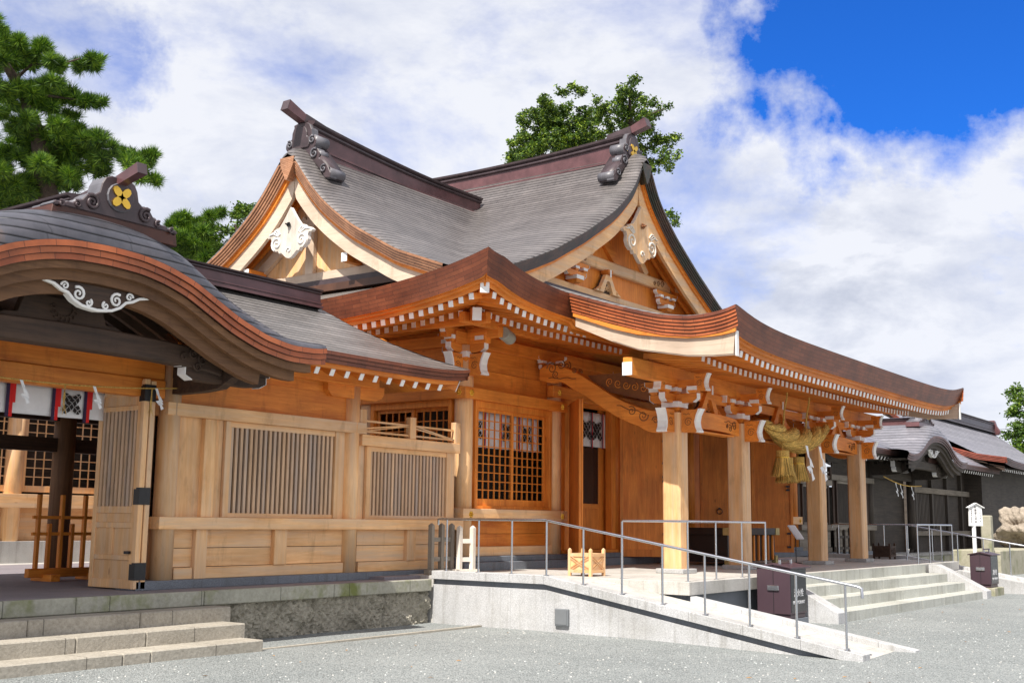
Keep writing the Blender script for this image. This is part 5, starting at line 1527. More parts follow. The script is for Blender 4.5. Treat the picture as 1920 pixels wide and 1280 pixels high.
    # columns and dark arms on them
    for s_ in (-1, 1):
        xcol = mir(xc+s_*2.47)
        if not dark or True:
            if not (s_ == 1 and True): column(xcol, CW+.05, DL+.12, 3.0, .165, t, 'pale_wood_z' if not dark else 'black_wood_z')
        mb = MB()
        arm(mb, (xcol, YK+.74, 2.84), (1, 0, 0), 1.45, .16, .17, True, W_); mb.build('dark_arm', t)
        for m_ in mb.mats: pass
        mb = MB(); mb.beam((xcol, YK+.30, 3.03), (xcol, CW+.2, 3.03), .17, .24, W_, cap0='white_paint'); mb.build('dark_beam', t)
        mb = MB(); mb.prism([(0, .09), (0, 0), (.3, -.14), (.7, -.17), (1.5, -.17), (1.5, .09)], (xcol-.08, YK+.45, 2.84), (0, 1, 0), (0, 0, 1), (.16, 0, 0), W_, W_); mb.build('dark_arm', t)
        mb = MB(); mb.beam((xcol-.8, YK+.74, 3.03), (xcol+.8, YK+.74, 3.03), .15, .2, W_, cap0='white_paint', cap1='white_paint'); mb.build('dark_beam', t)
    wl = 'orange_wood_x' if not dark else 'black_wood_x'
    x0, x1 = sorted((mir(xc-2.47), mir(xc+2.3)))
    mb = MB(); mb.box(x0, x1, CW-.05, CW+.16, 2.60, 2.86, wl); mb.box(x0, x1, CW-.02, CW+.13, 2.862, 3.3, wl); mb.build('lintel', t, bevel=.01)
    # ridge box and ornament
    a0 = 4.60
    mb = MB(); mb.prism([(-.95, -.10), (.95, -.10), (.92, .08), (-.92, .08)], (mir(xc+.3), YK+.36, a0-.02), (1, 0, 0), (0, 0, 1), (0, .5, 0), 'fascia_red' if not dark else 'ridge_plum'); mb.build('ridge_box', t, bevel=.01)
    ridge([(mir(xc), y, 4.94) for y in frange(YK+.6, CR+2, .4)], [4.5]*len(frange(YK+.6, CR+2, .4)), .5, .4, t)
    hb_ = [(0, .78), (.14, .78), (.24, .72), (.29, .60), (.32, .42), (.38, .36), (.46, .36), (.52, .30), (.58, .20), (.66, .16), (.72, .10), (.80, .10), (.86, .05), (.97, .07), (1.02, .02), (.98, -.02), (.9, 0), (0, 0)]
    hb_ = [(u*.92, v*.70) for u, v in hb_]; pts = hb_ + [(-u, v) for u, v in hb_[-2:0:-1]]
    oo = Vector((mir(xc+.3), YK+.34, a0+.05)); sc = 1.0
    q = bpy.data.objects.new('ridge_ornament', None); S.collection.objects.link(q); q.parent = t; q.location = oo-wloc(t)
    mb = MB(); mb.prism([(u*sc, v*sc) for u, v in pts], oo, (1, 0, 0), (0, 0, 1), (0, .30, 0), 'copper_dark', 'copper_grey')
    mb.prism([(u*sc*.82, .08+v*sc*.80) for u, v in pts if abs(u) < .32 and v > .3] + [(-.2*sc, .12), (.2*sc, .12)][::-1] if False else [(.20*math.cos(k*PI/8), .28+.19*math.sin(k*PI/8)) for k in range(16)], oo-Vector((0, .03, 0)), (1, 0, 0), (0, 0, 1), (0, .04, 0), 'copper_dark', 'copper_grey')
    mb.build('board', q, bevel=.012)
    mb = MB()
    for s_ in (-1, 1):
        mb.spiral(oo+Vector((s_*.40, -.01, .13)), (s_, 0, 0), (0, 0, 1), .10, 1.6, .028, 'copper_dark', 1, 1); mb.spiral(oo+Vector((s_*.60, -.01, .06)), (s_, 0, 0), (0, 0, 1), .05, 1.3, .018, 'copper_dark', 1, 1)
        mb.spiral(oo+Vector((s_*.82, -.01, .02)), (s_, 0, 0), (0, 0, 1), .04, 1.3, .02, 'copper_dark', 1, 1)
        for (u, v, r) in ((.39, .20, .06), (.55, .10, .05), (.72, .04, .04), (.87, .01, .035)): mb.cyl(oo+Vector((s_*u, .02, v)), oo+Vector((s_*u, .5, v)), r, r, 'copper_grey', 12)
    mb.build('scroll', q, smooth=True)
    mb = MB(); mb.beam(oo+Vector((0, .9, .36)), oo+Vector((0, .1, .48)), .14, .13, 'copper_dark'); mb.beam(oo+Vector((0, .1, .48)), oo+Vector((0, -.42, .60)), .12, .12, 'ridge_plum', w1=.14, h1=.14, cap1='copper_dark'); mb.build('ridge_tip', q)
    mb = MB(); c = oo+Vector((0, -.05, .28)); Z = Vector((0, 0, 1)); a = Vector((1, 0, 0))
    for ang in (PI/4, 3*PI/4):
        for ph in (0, PI):
            dd = a*math.cos(ang+ph)+Z*math.sin(ang+ph); pp = a*-math.sin(ang+ph)+Z*math.cos(ang+ph)
            mb.prism([(u*.80, v*.85) for u, v in [(.0, -.03), (.06, -.055), (.13, -.062), (.19, -.045), (.215, 0), (.19, .045), (.13, .062), (.06, .055), (.0, .03)]], c, dd, pp, (0, .03, 0), 'gold')
    mb.build('gold_crest', q)
    return t
gate1 = make_gate(lambda x: x, 8.4, 'weathered gate with a red-edged undulating gable in the left foreground', False)

# folding slatted door of the near gate
dr = bpy.data.objects.new('door', None); S.collection.objects.link(dr); dr.parent = gate1; dr.location = Vector((10.35, 14.4, DL))-wloc(gate1)
dx = 10.31; y0, y1 = 13.97, 14.98
mb = MB()
for (a, b, c, d) in ((y0, y0+.09, DL+.02, 2.82), (y1-.09, y1, DL+.02, 2.78), (y0+.09, y1-.09, 2.62, 2.78), (y0+.09, y1-.09, 2.40, 2.47), (y0+.09, y1-.09, .93, 1.03), (y0+.09, y1-.09, .72, .80), (y0+.09, y1-.09, .27, .34), (y0+.09, y1-.09, DL+.02, .0), (y0+.50, y0+.58, .34, .72)):
    mb.box(dx-.03, dx+.03, a, b, c, d, 'pale_wood_z')
mb.build('frame', dr, bevel=.006)
mb = MB(); mb.box(dx-.005, dx+.012, y0+.09, y1-.09, DL+.02, .93, 'pale_wood_z'); mb.box(dx-.005, dx+.012, y0+.09, y1-.09, 2.47, 2.62, 'pale_wood_z'); mb.box(dx+.012, dx+.02, y0+.09, y1-.09, .93, 2.47, 'dark_wood_z'); mb.build('panel', dr)
for i in range(9):
    y = y0+.09+(y1-y0-.18)*(i+.5)/9
    mb = MB(); mb.box(dx-.022, dx+.010, y-.026, y+.026, 1.03, 2.40, 'slat_wood_z'); mb.build('slat', dr)
mb = MB(); mb.box(dx+.06, dx+.145, y0-.08, y0+.9, DL+.02, 2.82, 'pale_wood_z'); mb.build('folded_leaf', dr, bevel=.006)
mb = MB(); mb.box(dx-.05, dx+.04, y0-.08, y0-.005, DL+.02, 2.84, 'pale_wood_z'); mb.build('stile', dr, bevel=.006)
for z in (2.52, 1.05, -.0):
    mb = MB(); mb.box(dx-.056, dx+.135, y0-.092, y0-.081, z, z+.24, 'iron'); mb.box(dx-.057, dx-.051, y0-.09, y0-.02, z, z+.24, 'iron'); mb.box(dx-.038, dx-.031, y0-.0, y0+.06, z, z+.22, 'iron'); mb.build('hinge', dr)
mb = MB(); mb.beam((dx-.05, y0+.10, 0), (dx-.05, y0+.10, .38), .02, .02, 'iron'); mb.beam((dx-.05, y0+.05, .38), (dx-.05, y0+.16, .38), .04, .04, 'iron'); mb.build('bolt', dr)
mb = MB(); mb.box(9.75, 10.1, 14.16, 14.4, 2.70, 2.80, 'black_wood_x'); mb.build('pivot_block', gate1, bevel=.01)

# rear post and beams of the near gate
for x in (11.9, 4.9): column(x, 18.3, DL, 3.6, .19, gate1, 'brown_wood_z')
mb = MB(); mb.box(4.5, 15, 18.22, 18.38, 2.52, 2.72, 'dark_wood_x'); mb.build('tie_beam', gate1)
mb = MB(); mb.box(4.5, 15, 18.23, 18.37, 1.98, 2.22, 'dark_wood_x'); mb.build('tie_beam', gate1)
mb = MB(); mb.box(4.5, 15, 18.2, 18.4, 2.95, 3.4, 'dark_wood_x'); mb.build('tie_beam', gate1)
mb = MB(); mb.box(3.0, 14, 15.9, 18.8, 3.6, 3.7, 'dark_wood_x'); mb.build('ceiling', gate1)

# gate curtain, rope with paper streamers
noren((5.95, 14.5, 2.66), (1, 0, 0), (0, -1, 0), 4.08, .42, 4, [.9, 1.62, 2.54, 3.22, 3.72], 'long white crested curtain with red and navy ribbons under the gate lintel', marks=[(1.3, .33), (2.15, .33), (3.53, .33)], ribw=.10, ribz=1.08)
t = thing('festoon_rope', 'thin straw rope with white paper streamers strung across the near gate', 'rope', (9, 13.86, 2.6))
mb = MB(); pts = [(5.9+ (10.86-5.9)*u, 13.86, 2.76 - .16*4*u*(1-u)*.9) for u in frange(0, 1, .05)]; mb.tube(pts, .010, 'straw', 6); mb.build('strand', t)
def streamer(o, s, parent, mat='paper', a=(1, 0, 0), n_=(0, -1, 0), name='paper_streamer'):
    o = Vector(o); a = Vector(a); n_ = Vector(n_); mb = MB(); z = 0; x = 0
    top = [(0, 0)]
    quads = [tuple((u*1.35, v) for u, v in q) for q in [((-.10, 0), (.06, -.02), (.26, -.62), (.04, -.52)), ((.04, -.52), (.26, -.62), (.44, -1.0), (.16, -.92)), ((-.02, -.98), (.30, -.86), (.52, -1.18), (.20, -1.28)), ((.16, -1.12), (.34, -1.16), (.50, -1.50), (.34, -1.62))]]
    for i, q in enumerate(quads):
        dp = .06*s*(i % 2)
        mb.face([o+a*u*s+Vector((0, 0, v*s))+n_*(dp+.03*s*((j+i) % 2)) for j, (u, v) in enumerate(q)], mat)
    return mb.build(name, parent, solid=.002)
def cordz(x): u = (x-5.9)/(10.86-5.9); return 2.76-.16*4*u*(1-u)*.9
for x in (8.32, 9.40, 10.42): streamer((x, 13.84, cordz(x)), .19, t)
for x in (8.95, 10.34):
    mb = MB()
    for k in range(4): mb.tube([(x+.006*k, 13.85, cordz(x)), (x+.012*k*math.sin(k*2), 13.84, cordz(x)-.2), (x+.03*(k-1.5), 13.84, cordz(x)-.36-.05*(k % 2))], .004, 'straw', 4)
    mb.build('straw_tuft', t)

# wooden barrier inside the gate
t = thing('wooden_barrier', 'low unpainted wooden barrier standing beside the open gate door', 'barrier', (11.2, 16.92, DL))
WB = 16.92
mb = MB(); mb.box(10.50, 11.95, WB-.06, WB+.06, DL+.06, DL+.20, 'orange_wood_x'); mb.build('base_beam', t, bevel=.008)
for x in (10.75, 11.55): mb = MB(); mb.box(x, x+.17, WB-.28, WB+.28, DL, DL+.11, 'orange_wood_y'); mb.build('foot', t, bevel=.008)
for x, h in ((10.64, 1.16), (10.84, .70), (11.05, 1.16), (11.25, .70), (11.47, 1.16), (11.68, .70), (11.88, 1.16)):
    mb = MB(); mb.box(x-.03, x+.03, WB-.035, WB+.035, DL+.20, DL+.20+h, 'orange_wood_z'); mb.build('upright', t, bevel=.006)
for z in (.57, .83): mb = MB(); mb.box(10.54, 11.93, WB-.02, WB+.02, z, z+.05, 'orange_wood_x'); mb.build('rail', t)

# inner hall seen through the gate
ih = thing('inner_hall', 'sunlit timber hall with lattice windows seen through the left gate', 'hall', (16, 25, DL))
def B2(nm, a, mat, bev=.006):
    mb = MB(); mb.box(*a, mat); return mb.build(nm, ih, bevel=bev)
B2('granite_base', (4, 24, 23.6, 30, DL, .32), 'granite', 0)
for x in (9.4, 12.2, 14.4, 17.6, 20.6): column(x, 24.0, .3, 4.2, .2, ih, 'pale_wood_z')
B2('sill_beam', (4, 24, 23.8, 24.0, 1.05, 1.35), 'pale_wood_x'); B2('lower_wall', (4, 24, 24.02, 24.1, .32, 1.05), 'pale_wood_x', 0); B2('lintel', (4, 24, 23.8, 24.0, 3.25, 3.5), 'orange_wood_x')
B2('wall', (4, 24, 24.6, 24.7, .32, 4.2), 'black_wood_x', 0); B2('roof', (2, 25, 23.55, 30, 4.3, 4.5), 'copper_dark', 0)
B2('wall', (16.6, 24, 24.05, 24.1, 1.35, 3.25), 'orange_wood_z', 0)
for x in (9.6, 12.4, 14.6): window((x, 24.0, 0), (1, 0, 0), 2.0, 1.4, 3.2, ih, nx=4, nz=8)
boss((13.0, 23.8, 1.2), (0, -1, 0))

# mirrored dark gate and cloister on the far side
mirr = lambda x: 2*X0-x+.9
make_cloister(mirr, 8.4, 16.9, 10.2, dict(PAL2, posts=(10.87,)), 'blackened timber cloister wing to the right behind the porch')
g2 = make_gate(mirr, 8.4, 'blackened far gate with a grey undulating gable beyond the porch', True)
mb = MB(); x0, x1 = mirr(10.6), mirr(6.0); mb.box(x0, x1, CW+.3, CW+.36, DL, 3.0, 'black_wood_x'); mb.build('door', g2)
mb = MB(); q = lambda z: (40, CW, z)
# dark wing beyond the far gate
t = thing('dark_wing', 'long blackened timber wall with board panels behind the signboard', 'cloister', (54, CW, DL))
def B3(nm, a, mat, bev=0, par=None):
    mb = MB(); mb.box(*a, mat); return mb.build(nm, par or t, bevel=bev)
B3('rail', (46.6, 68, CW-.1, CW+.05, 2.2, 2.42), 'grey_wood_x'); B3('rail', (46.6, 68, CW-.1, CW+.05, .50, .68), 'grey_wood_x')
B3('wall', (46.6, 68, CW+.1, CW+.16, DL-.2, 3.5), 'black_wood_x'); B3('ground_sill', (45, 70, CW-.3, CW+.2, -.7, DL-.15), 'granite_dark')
x = 47.0; k = 0
while x < 67:
    mb = MB(); mb.box(x, x+.22, CW-.04, CW+.1, DL-.15, 3.4, 'black_wood_z'); mb.build('post', t)
    for j in range(9):
        a = x+.42+.19*j
        if k % 3 != 2: mb = MB(); mb.box(a, a+.12, CW+.03, CW+.09, .69, 2.19, 'black_wood_z'); mb.build('slat', t)
    x += 2.25; k += 1
mb = MB()
zz = lambda d: interp([(0, 4.70), (1, 4.03), (2.05, 3.45)], d)
mb.grid([[(x, CR-d, zz(d)) for x in (45, 54.5+.8*d)] for d in frange(0, 2.05, .2)], 'roof_metal_far'); mb.build('roof', t)
mb = MB(); fascia_strip(mb, [(x, CR-2.05, zz(2.05)) for x in frange(45, 56.1, .5)], (0, -1, 0), .2, 'fascia_far', n=3, inset=.05); mb.build('eave_fascia', t)
mb = MB(); x = 48.6
while x < 55.6: mb.beam((x, CR-1.86, 3.17), (x, CR-.9, 3.5), .085, .12, 'black_wood_y', cap0='white_paint'); x += .36
o = mb.build('rafter_row', t); o['kind'] = 'stuff'

# big far hall with long grey roof
t = thing('far_hall', 'far hall with broad grey metal roof and red lower verge at the right edge', 'hall', (66, 20, DL))
def fh(u, y): return (u, y)
x1, x2 = 53.7, 74.5
prof = [(0, 3.74), (1.3, 4.02), (2.64, 4.47), (4, 5.30), (5.5, 6.62)]
F = lambda d: interp(prof, d)
mb = MB()
mb.grid([[(x1+(x2+(5.5-d)*1.3-x1)*i/20, 12.0+d, F(d)+.16*math.exp(-i*1.0)*math.exp(-d/2)) for i in range(21)] for d in frange(0, 5.5, .18)], 'roof_metal_far'); mb.build('roof', t, smooth=True)
mb = MB()
fascia_strip(mb, [(x1, 12.0+d, F(d)+.16*math.exp(-d/2)) for d in frange(0, 5.5, .25)], (-1, 0, 0), .26, 'fascia_far_red', n=4, inset=.1)
mb.build('verge_fascia', t)
mb = MB(); fascia_strip(mb, [(x, 12.0, F(0)+.16*math.exp(-(x-x1))) for x in frange(x1, x2+5, .4)], (0, -1, 0), .26, 'fascia_far', n=4, inset=.1); mb.build('eave_fascia', t)
mb = MB(); mb.grid([[(x1+.1, 12.1+d, F(d)-.27), (x2, 12.1+d, F(d)-.27)] for d in frange(0, 5.2, .4)], 'dark_wood_y'); mb.build('soffit', t)
mb = MB(); x = x1+.5
while x < x1+8: mb.beam((x, 12.3, 3.37), (x, 13.4, 3.6), .1, .12, 'dark_wood_y', cap0='white_paint'); x += .36
o = mb.build('rafter_row', t); o['kind'] = 'stuff'
mb = MB(); mb.prism([(12.15, 3.30), (17.4, 6.0), (17.4, 6.25), (14.64, 4.2), (13.3, 3.74), (12.15, 3.5)], (x1+.14, 0, 0), (0, 1, 0), (0, 0, 1), (.1, 0, 0), 'dark_wood_y'); mb.build('bargeboard', t)
mb = MB(); mb.box(x1+1.2, x2, 13.4, 13.6, -.6, 3.9, 'black_wood_x'); mb.box(x1+1.2, x1+1.3, 13.6, 17.4, -.6, 4.2, 'black_wood_y'); mb.build('wall', t)
ridge([(x, 17.5, 7.20) for x in frange(60, x2-.3, .8)], [6.5]*len(frange(60, x2-.3, .8)), .6, .7, t, 'copper_dark')
mb = MB(); mb.prism([(-.5, 0), (.5, 0), (.62, .2), (.4, .55), (.3, .9), (-.3, .9), (-.4, .55), (-.62, .2)], (x2-.2, 17.5, 6.4), (0, 1, 0), (0, 0, 1), (.3, 0, 0), 'ridge_plum'); mb.build('ridge_ornament', t, bevel=.05)

# ================================================================ loose objects
def hit_y(px, py, y):
    d = fw + r2*(px-960)/2160.25 - u2*(py-640)/2160.25
    t_ = y/d.y; return Vector((0, 0, .88))+d*t_
# fire hydrant cabinets
def text_obj(body, size, loc, ax, upv, mat, name, parent, align='CENTER', ext=.0015, sp=1.0):
    cu = bpy.data.curves.new(name, 'FONT'); cu.body = body; cu.size = size; cu.align_x = align; cu.extrude = ext; cu.space_character = sp
    o = bpy.data.objects.new(name, cu); S.collection.objects.link(o)
    dg = bpy.context.evaluated_depsgraph_get(); me = bpy.data.meshes.new_from_object(o.evaluated_get(dg))
    bpy.data.objects.remove(o)
    ax = Vector(ax).normalized(); upv = Vector(upv).normalized(); n = ax.cross(upv)
    Mx = Matrix((ax, upv, n)).transposed(); L_ = Vector(loc)-wloc(parent)
    for v in me.vertices: v.co = Mx @ v.co
    me.materials.clear(); me.materials.append(MATS[mat])
    o = bpy.data.objects.new(name, me); S.collection.objects.link(o); o.parent = parent; o.location = L_
    return o
def hydrant(x, y, w, d, z0, z1, lab, plinth):
    t = thing('hydrant_cabinet', lab, 'hydrant cabinet', (x+w/2, y+d/2, z0), 'brown fire hydrant cabinets')
    mb = MB(); mb.box(x+.03, x+w-.03, y+.02, y+d-.03, z0, z0+.08, 'brown_steel'); mb.box(x, x+w, y, y+d, z0+.08, z1, 'brown_steel'); mb.build('body', t, bevel=.01)
    mb = MB(); ym = y+d/2
    mb.prism([(y-.05, z1-.01), (y-.05, z1+.015), (ym, z1+.085), (y+d+.05, z1+.015), (y+d+.05, z1-.01), (ym, z1+.055)], (x-.03, 0, 0), (0, 1, 0), (0, 0, 1), (w+.16, 0, 0), 'brown_steel'); mb.prism([(y, z1), (y+d, z1), (ym, z1+.06)], (x, 0, 0), (0, 1, 0), (0, 0, 1), (w, 0, 0), 'brown_steel')
    mb.build('lid', t, bevel=.003)
    mb = MB(); mb.box(x-.006, x-.001, ym-.004, ym+.004, z0+.1, z1+.05, 'iron'); mb.build('door_gap', t)
    mb = MB(); mb.box(x-.035, x-.004, ym-.11, ym+.11, z1-.40, z1-.31, 'steel'); mb.build('handle', t, bevel=.008)
    mb = MB(); mb.box(x+.02, x+w-.02, y-.006, y-.001, z0+.12, z1-.03, 'black_panel'); mb.build('side_panel', t)
    mb = MB()
    for q in (.12, w-.12):
        mb.box(x+q-.02, x+q+.02, ym-.10, ym-.06, z1+.03, z1+.14, 'steel')
    mb.beam((x+.10, ym-.08, z1+.15), (x+w-.08, ym-.08, z1+.15), .035, .03, 'brown_steel'); mb.build('lid_handle', t, bevel=.004)
    text_obj('消火栓', .15, (x+w/2, y-.008, z1-.50), (1, 0, 0), (0, 0, 1), 'cloth_white', 'lettering', t, ext=.001)
    text_obj('FIRE HYDRANT', .085, (x+w/2, y-.008, z1-.64), (1, 0, 0), (0, 0, 1), 'cloth_white', 'lettering', t, ext=.001, sp=.95)
    if plinth: mb = MB(); mb.box(x-.08, x+w+.12, y-.1, y+d+.05, z0-.3, z0, 'plinth_stone'); mb.build('plinth', t, bevel=.01)
    else: mb = MB(); mb.box(x-.0, x+w+.02, y-.02, y+d, z0-.3, z0, 'granite_dark'); mb.build('plinth', t)
hydrant(20.05, 8.26, .76, .64, -.80, .10, 'brown fire hydrant cabinet between the ramp and the front steps', False)
hydrant(32.25, 7.75, .78, .52, -.70, .14, 'brown fire hydrant cabinet on a stone plinth at the right end of the steps', True)

# lattice planter boxes
def planter(x, y, s, h, z0, pre, lab):
    t = thing('planter_box', lab, 'planter', (x+s/2, y+s/2, z0), 'square wooden planter boxes')
    for a in (0, 1):
        for b in (0, 1):
            px0 = x+a*(s-.055); py0 = y+b*(s-.055)
            mb = MB(); mb.box(px0, px0+.055, py0, py0+.055, z0, z0+h-.03, pre+'_z')
            mb.hexa([(px0, py0, z0+h-.03), (px0+.055, py0, z0+h-.03), (px0+.055, py0+.055, z0+h-.03), (px0, py0+.055, z0+h-.03)] + [(px0+.02, py0+.02, z0+h), (px0+.035, py0+.02, z0+h), (px0+.035, py0+.035, z0+h), (px0+.02, py0+.035, z0+h)], pre+'_z')
            mb.build('leg', t, bevel=.004)
    mb = MB(); c = .02
    mb.box(x+c, x+s-c, y+c, y+s-c, z0+.10, z0+h-.10, pre+'_x'); mb.build('box', t, bevel=.003)
    for sd_ in range(4):
        O = [Vector((x, y, 0)), Vector((x, y+s, 0)), Vector((x+s, y+s, 0)), Vector((x+s, y, 0))][sd_]
        A = [Vector((1, 0, 0)), Vector((0, -1, 0)), Vector((-1, 0, 0)), Vector((0, 1, 0))][sd_]; n = [Vector((0, -1, 0)), Vector((-1, 0, 0)), Vector((0, 1, 0)), Vector((1, 0, 0))][sd_]
        mb = MB()
        for z in (z0+.09, z0+h-.12): mb.beam(O+A*.055+n*-.012+Vector((0, 0, z)), O+A*(s-.055)+n*-.012+Vector((0, 0, z)), .028, .055, pre+'_x')
        for k in (-.022, .022):
            mb.beam(O+A*.06-n*.006+Vector((0, 0, z0+.13+k)), O+A*(s-.06)-n*.006+Vector((0, 0, z0+h-.16+k)), .012, .014, pre+'_x')
            mb.beam(O+A*.06-n*.002+Vector((0, 0, z0+h-.16+k)), O+A*(s-.06)-n*.002+Vector((0, 0, z0+.13+k)), .012, .014, pre+'_x')
        mb.build('cross_bars', t)
planter(17.95, 11.15, .50, .50, D, 'pale_wood', 'pale wooden planter box with crossed bars in front of the left door')
planter(34.1, 10.95, .52, .47, D, 'dark_wood', 'wooden planter box darkened for the shade past the last porch pillar')  # dark wood puts the shade on this planter into its colour

# picket barriers
def barrier(pts, h, z0, pre, lab, w=.085, bar=True):
    a, b = Vector((*pts[0], 0)), Vector((*pts[1], 0)); n = pts[2]
    t = thing('picket_barrier', lab, 'barrier', ((a.x+b.x)/2, (a.y+b.y)/2, z0))
    for i in range(n):
        p = a+(b-a)*(i/(n-1)); q = w/2; hh = h*(1 if i % 2 == 0 or n < 4 else .93)
        mb = MB(); mb.box(p.x-q, p.x+q, p.y-q, p.y+q, z0+.08, z0+hh-.04, pre+'_z')
        mb.hexa([(p.x-q, p.y-q, z0+hh-.04), (p.x+q, p.y-q, z0+hh-.04), (p.x+q, p.y+q, z0+hh-.04), (p.x-q, p.y+q, z0+hh-.04), (p.x-.01, p.y-.01, z0+hh), (p.x+.01, p.y-.01, z0+hh), (p.x+.01, p.y+.01, z0+hh), (p.x-.01, p.y+.01, z0+hh)], pre+'_z'); mb.build('picket', t, bevel=.004)
    for z in (.30, .68): mb = MB(); mb.beam(a+Vector((0, 0, z0+z*h)), b+Vector((0, 0, z0+z*h)), .03, .08, pre+'_x'); mb.build('rail', t)
    mb = MB(); d = (b-a).normalized(); mb.beam(a-d*.12+Vector((0, 0, z0+.05)), b+d*.12+Vector((0, 0, z0+.05)), .12, .08, pre+'_x'); mb.build('foot_beam', t)
MATS['white_wood_x'] = MATS['white_wood_z']
barrier(((16.28, 13.50), (16.86, 13.50), 3), .92, D, 'grey_wood', 'weathered grey picket barrier at the top of the ramp')
barrier(((16.90, 13.34), (17.14, 13.22), 2), .88, D, 'white_wood', 'sunlit whitish picket barrier next to the weathered grey one')  # whitish wood carries the sun on these pickets in its colour
barrier(((36.3, 13.3), (38.4, 13.3), 5), .95, D-.05, 'black_wood', 'black picket barrier seen between the last two porch pillars')

# offering box, notice stand
t = thing('offering_box', 'black lacquered offering box with brass corners behind the second porch pillar', 'offering box', (26.2, 12.3, D))
bx('body', (24.9, 27.6, 11.75, 12.9, D+.08, .62), 'black_lacquer', t)
bx('top_frame', (24.82, 27.68, 11.67, 12.98, .62, .78), 'black_lacquer', t)
for xx in (24.83, 27.50):
    for yy_ in (11.66, 12.82): bx('corner_fitting', (xx-.02, xx+.2, yy_-.004, yy_+.17, .615, .785), 'brass', t, 0)
for i in range(9): bx('slat', (25.15+.28*i, 25.21+.28*i, 11.71, 11.749, D+.1, .61), 'orange_wood_z', t, 0)
for xx in (24.84, 27.56): bx('foot', (xx, xx+.12, 11.7, 11.82, D, D+.2), 'brass', t)
t = thing('notice_stand', 'slim black stand holding a tilted pale notice right of the offering box', 'notice', (28.3, 11.5, D))
mb = MB(); mb.cyl((28.35, 11.5, D), (28.35, 11.5, .70), .012, .012, 'iron', 8); mb.cyl((28.35, 11.5, D), (28.35, 11.5, D+.02), .14, .14, 'iron', 14); mb.build('stand', t)
mb = MB(); mb.hexa([(28.12, 11.36, .52), (28.58, 11.36, .52), (28.58, 11.38, .50), (28.12, 11.38, .50), (28.12, 11.60, .86), (28.58, 11.60, .86), (28.58, 11.62, .84), (28.12, 11.62, .84)], 'paper'); mb.build('notice', t)

# great straw rope
t = thing('straw_rope', 'thick twisted straw rope with tassels and white paper streamers hanging from the porch beam', 'shrine rope', (25.95, 10.45, 2.9))
def axis(u): return Vector((24.05+3.85*u, 10.42, 3.10+.16*u - .36*math.sin(PI*u)**1.1))
def R_(u): return .065+.200*math.sin(PI*min(1, max(0, u)))**.9
fib = MB()
def fibre(mb, p, d_, w_, mat):
    mb.face([p-w_, p+w_, p+d_+w_*.3, p+d_-w_*.3], mat)
for k in range(3):
    pts = []; n = 80
    for i in range(n+1):
        u = i/n; a = -2*PI*(k/3+1.75*u); hr = R_(u)*.52
        pts.append(axis(u)+Vector((0, math.cos(a)*hr, math.sin(a)*hr)))
    mb = MB(); mb.tube(pts, .1, 'straw', 16, lambda u: R_(u)*.60*(1+.02*math.sin(u*110))); mb.build('strand', t, smooth=True)
    for i in range(2400):
        u = rnd.uniform(.01, .97); j = int(u*n); p0 = pts[j]; tg = (pts[min(n, j+1)]-pts[max(0, j-1)]).normalized()
        e1 = tg.cross(Vector((0, 0, 1))).normalized(); e2 = tg.cross(e1); a = rnd.uniform(0, 2*PI); o_ = e1*math.cos(a)+e2*math.sin(a)
        rr = R_(u)*.60*rnd.uniform(.99, 1.05); tang = e1*-math.sin(a)+e2*math.cos(a)
        d_ = (tg+tang*rnd.uniform(-.35, .1)+o_*rnd.uniform(-.06, .05)).normalized()*rnd.uniform(.10, .24)
        fibre(fib, p0+o_*rr, d_, tang*.0045, rnd.choice(['straw_light', 'straw_light', 'straw', 'straw_dark']))
o = fib.build('loose_straw', t); o['kind'] = 'stuff'
for (x, y, z) in ((25.0, 10.40, 2.62), (25.75, 10.62, 2.50), (26.45, 10.62, 2.55)):
    mb = MB(); mb.cyl((x, y, z-.24), (x, y, z-.08), .15, .15, 'straw', 18); rows = []
    mb.cyl((x, y, z-.62), (x, y, z-.24), .25, .15, 'straw', 26); o = mb.build('tassel', t, smooth=False)
    mb = MB()
    for i in range(420):
        a = 2*PI*i/420; f = rnd.uniform(.93, 1.05); c, s_ = math.cos(a), math.sin(a); q = rnd.uniform(.0, .05)
        mb.face([(x+c*.152, y+s_*.152, z-.24), (x+c*.152-s_*.006, y+s_*.152+c*.006, z-.24), (x+c*.27*f-s_*.006, y+s_*.27*f+c*.006, z-.63-q), (x+c*.27*f, y+s_*.27*f, z-.63-q)], rnd.choice(['straw_light', 'straw', 'straw_dark']))
    q_ = mb.build('fringe', o); q_['kind'] = 'stuff'
    mb = MB(); mb.cyl((x, y, z-.25), (x, y, z-.23), .157, .157, 'gold', 18); mb.cyl((x, y, z-.1), (x, y, z+.2), .012, .012, 'straw', 8); mb.build('tie', o)
streamer((25.60, 10.06, 2.68), .50, t); streamer((26.42, 10.06, 2.70), .50, t)
for x in (25.0, 26.35):
    mb = MB(); mb.tube([(x+.02*math.sin(k*1.3), 10.40-.02*k, 3.0+.12*k) for k in range(9)], .022, 'straw', 6); mb.build('hanging_cord', t)

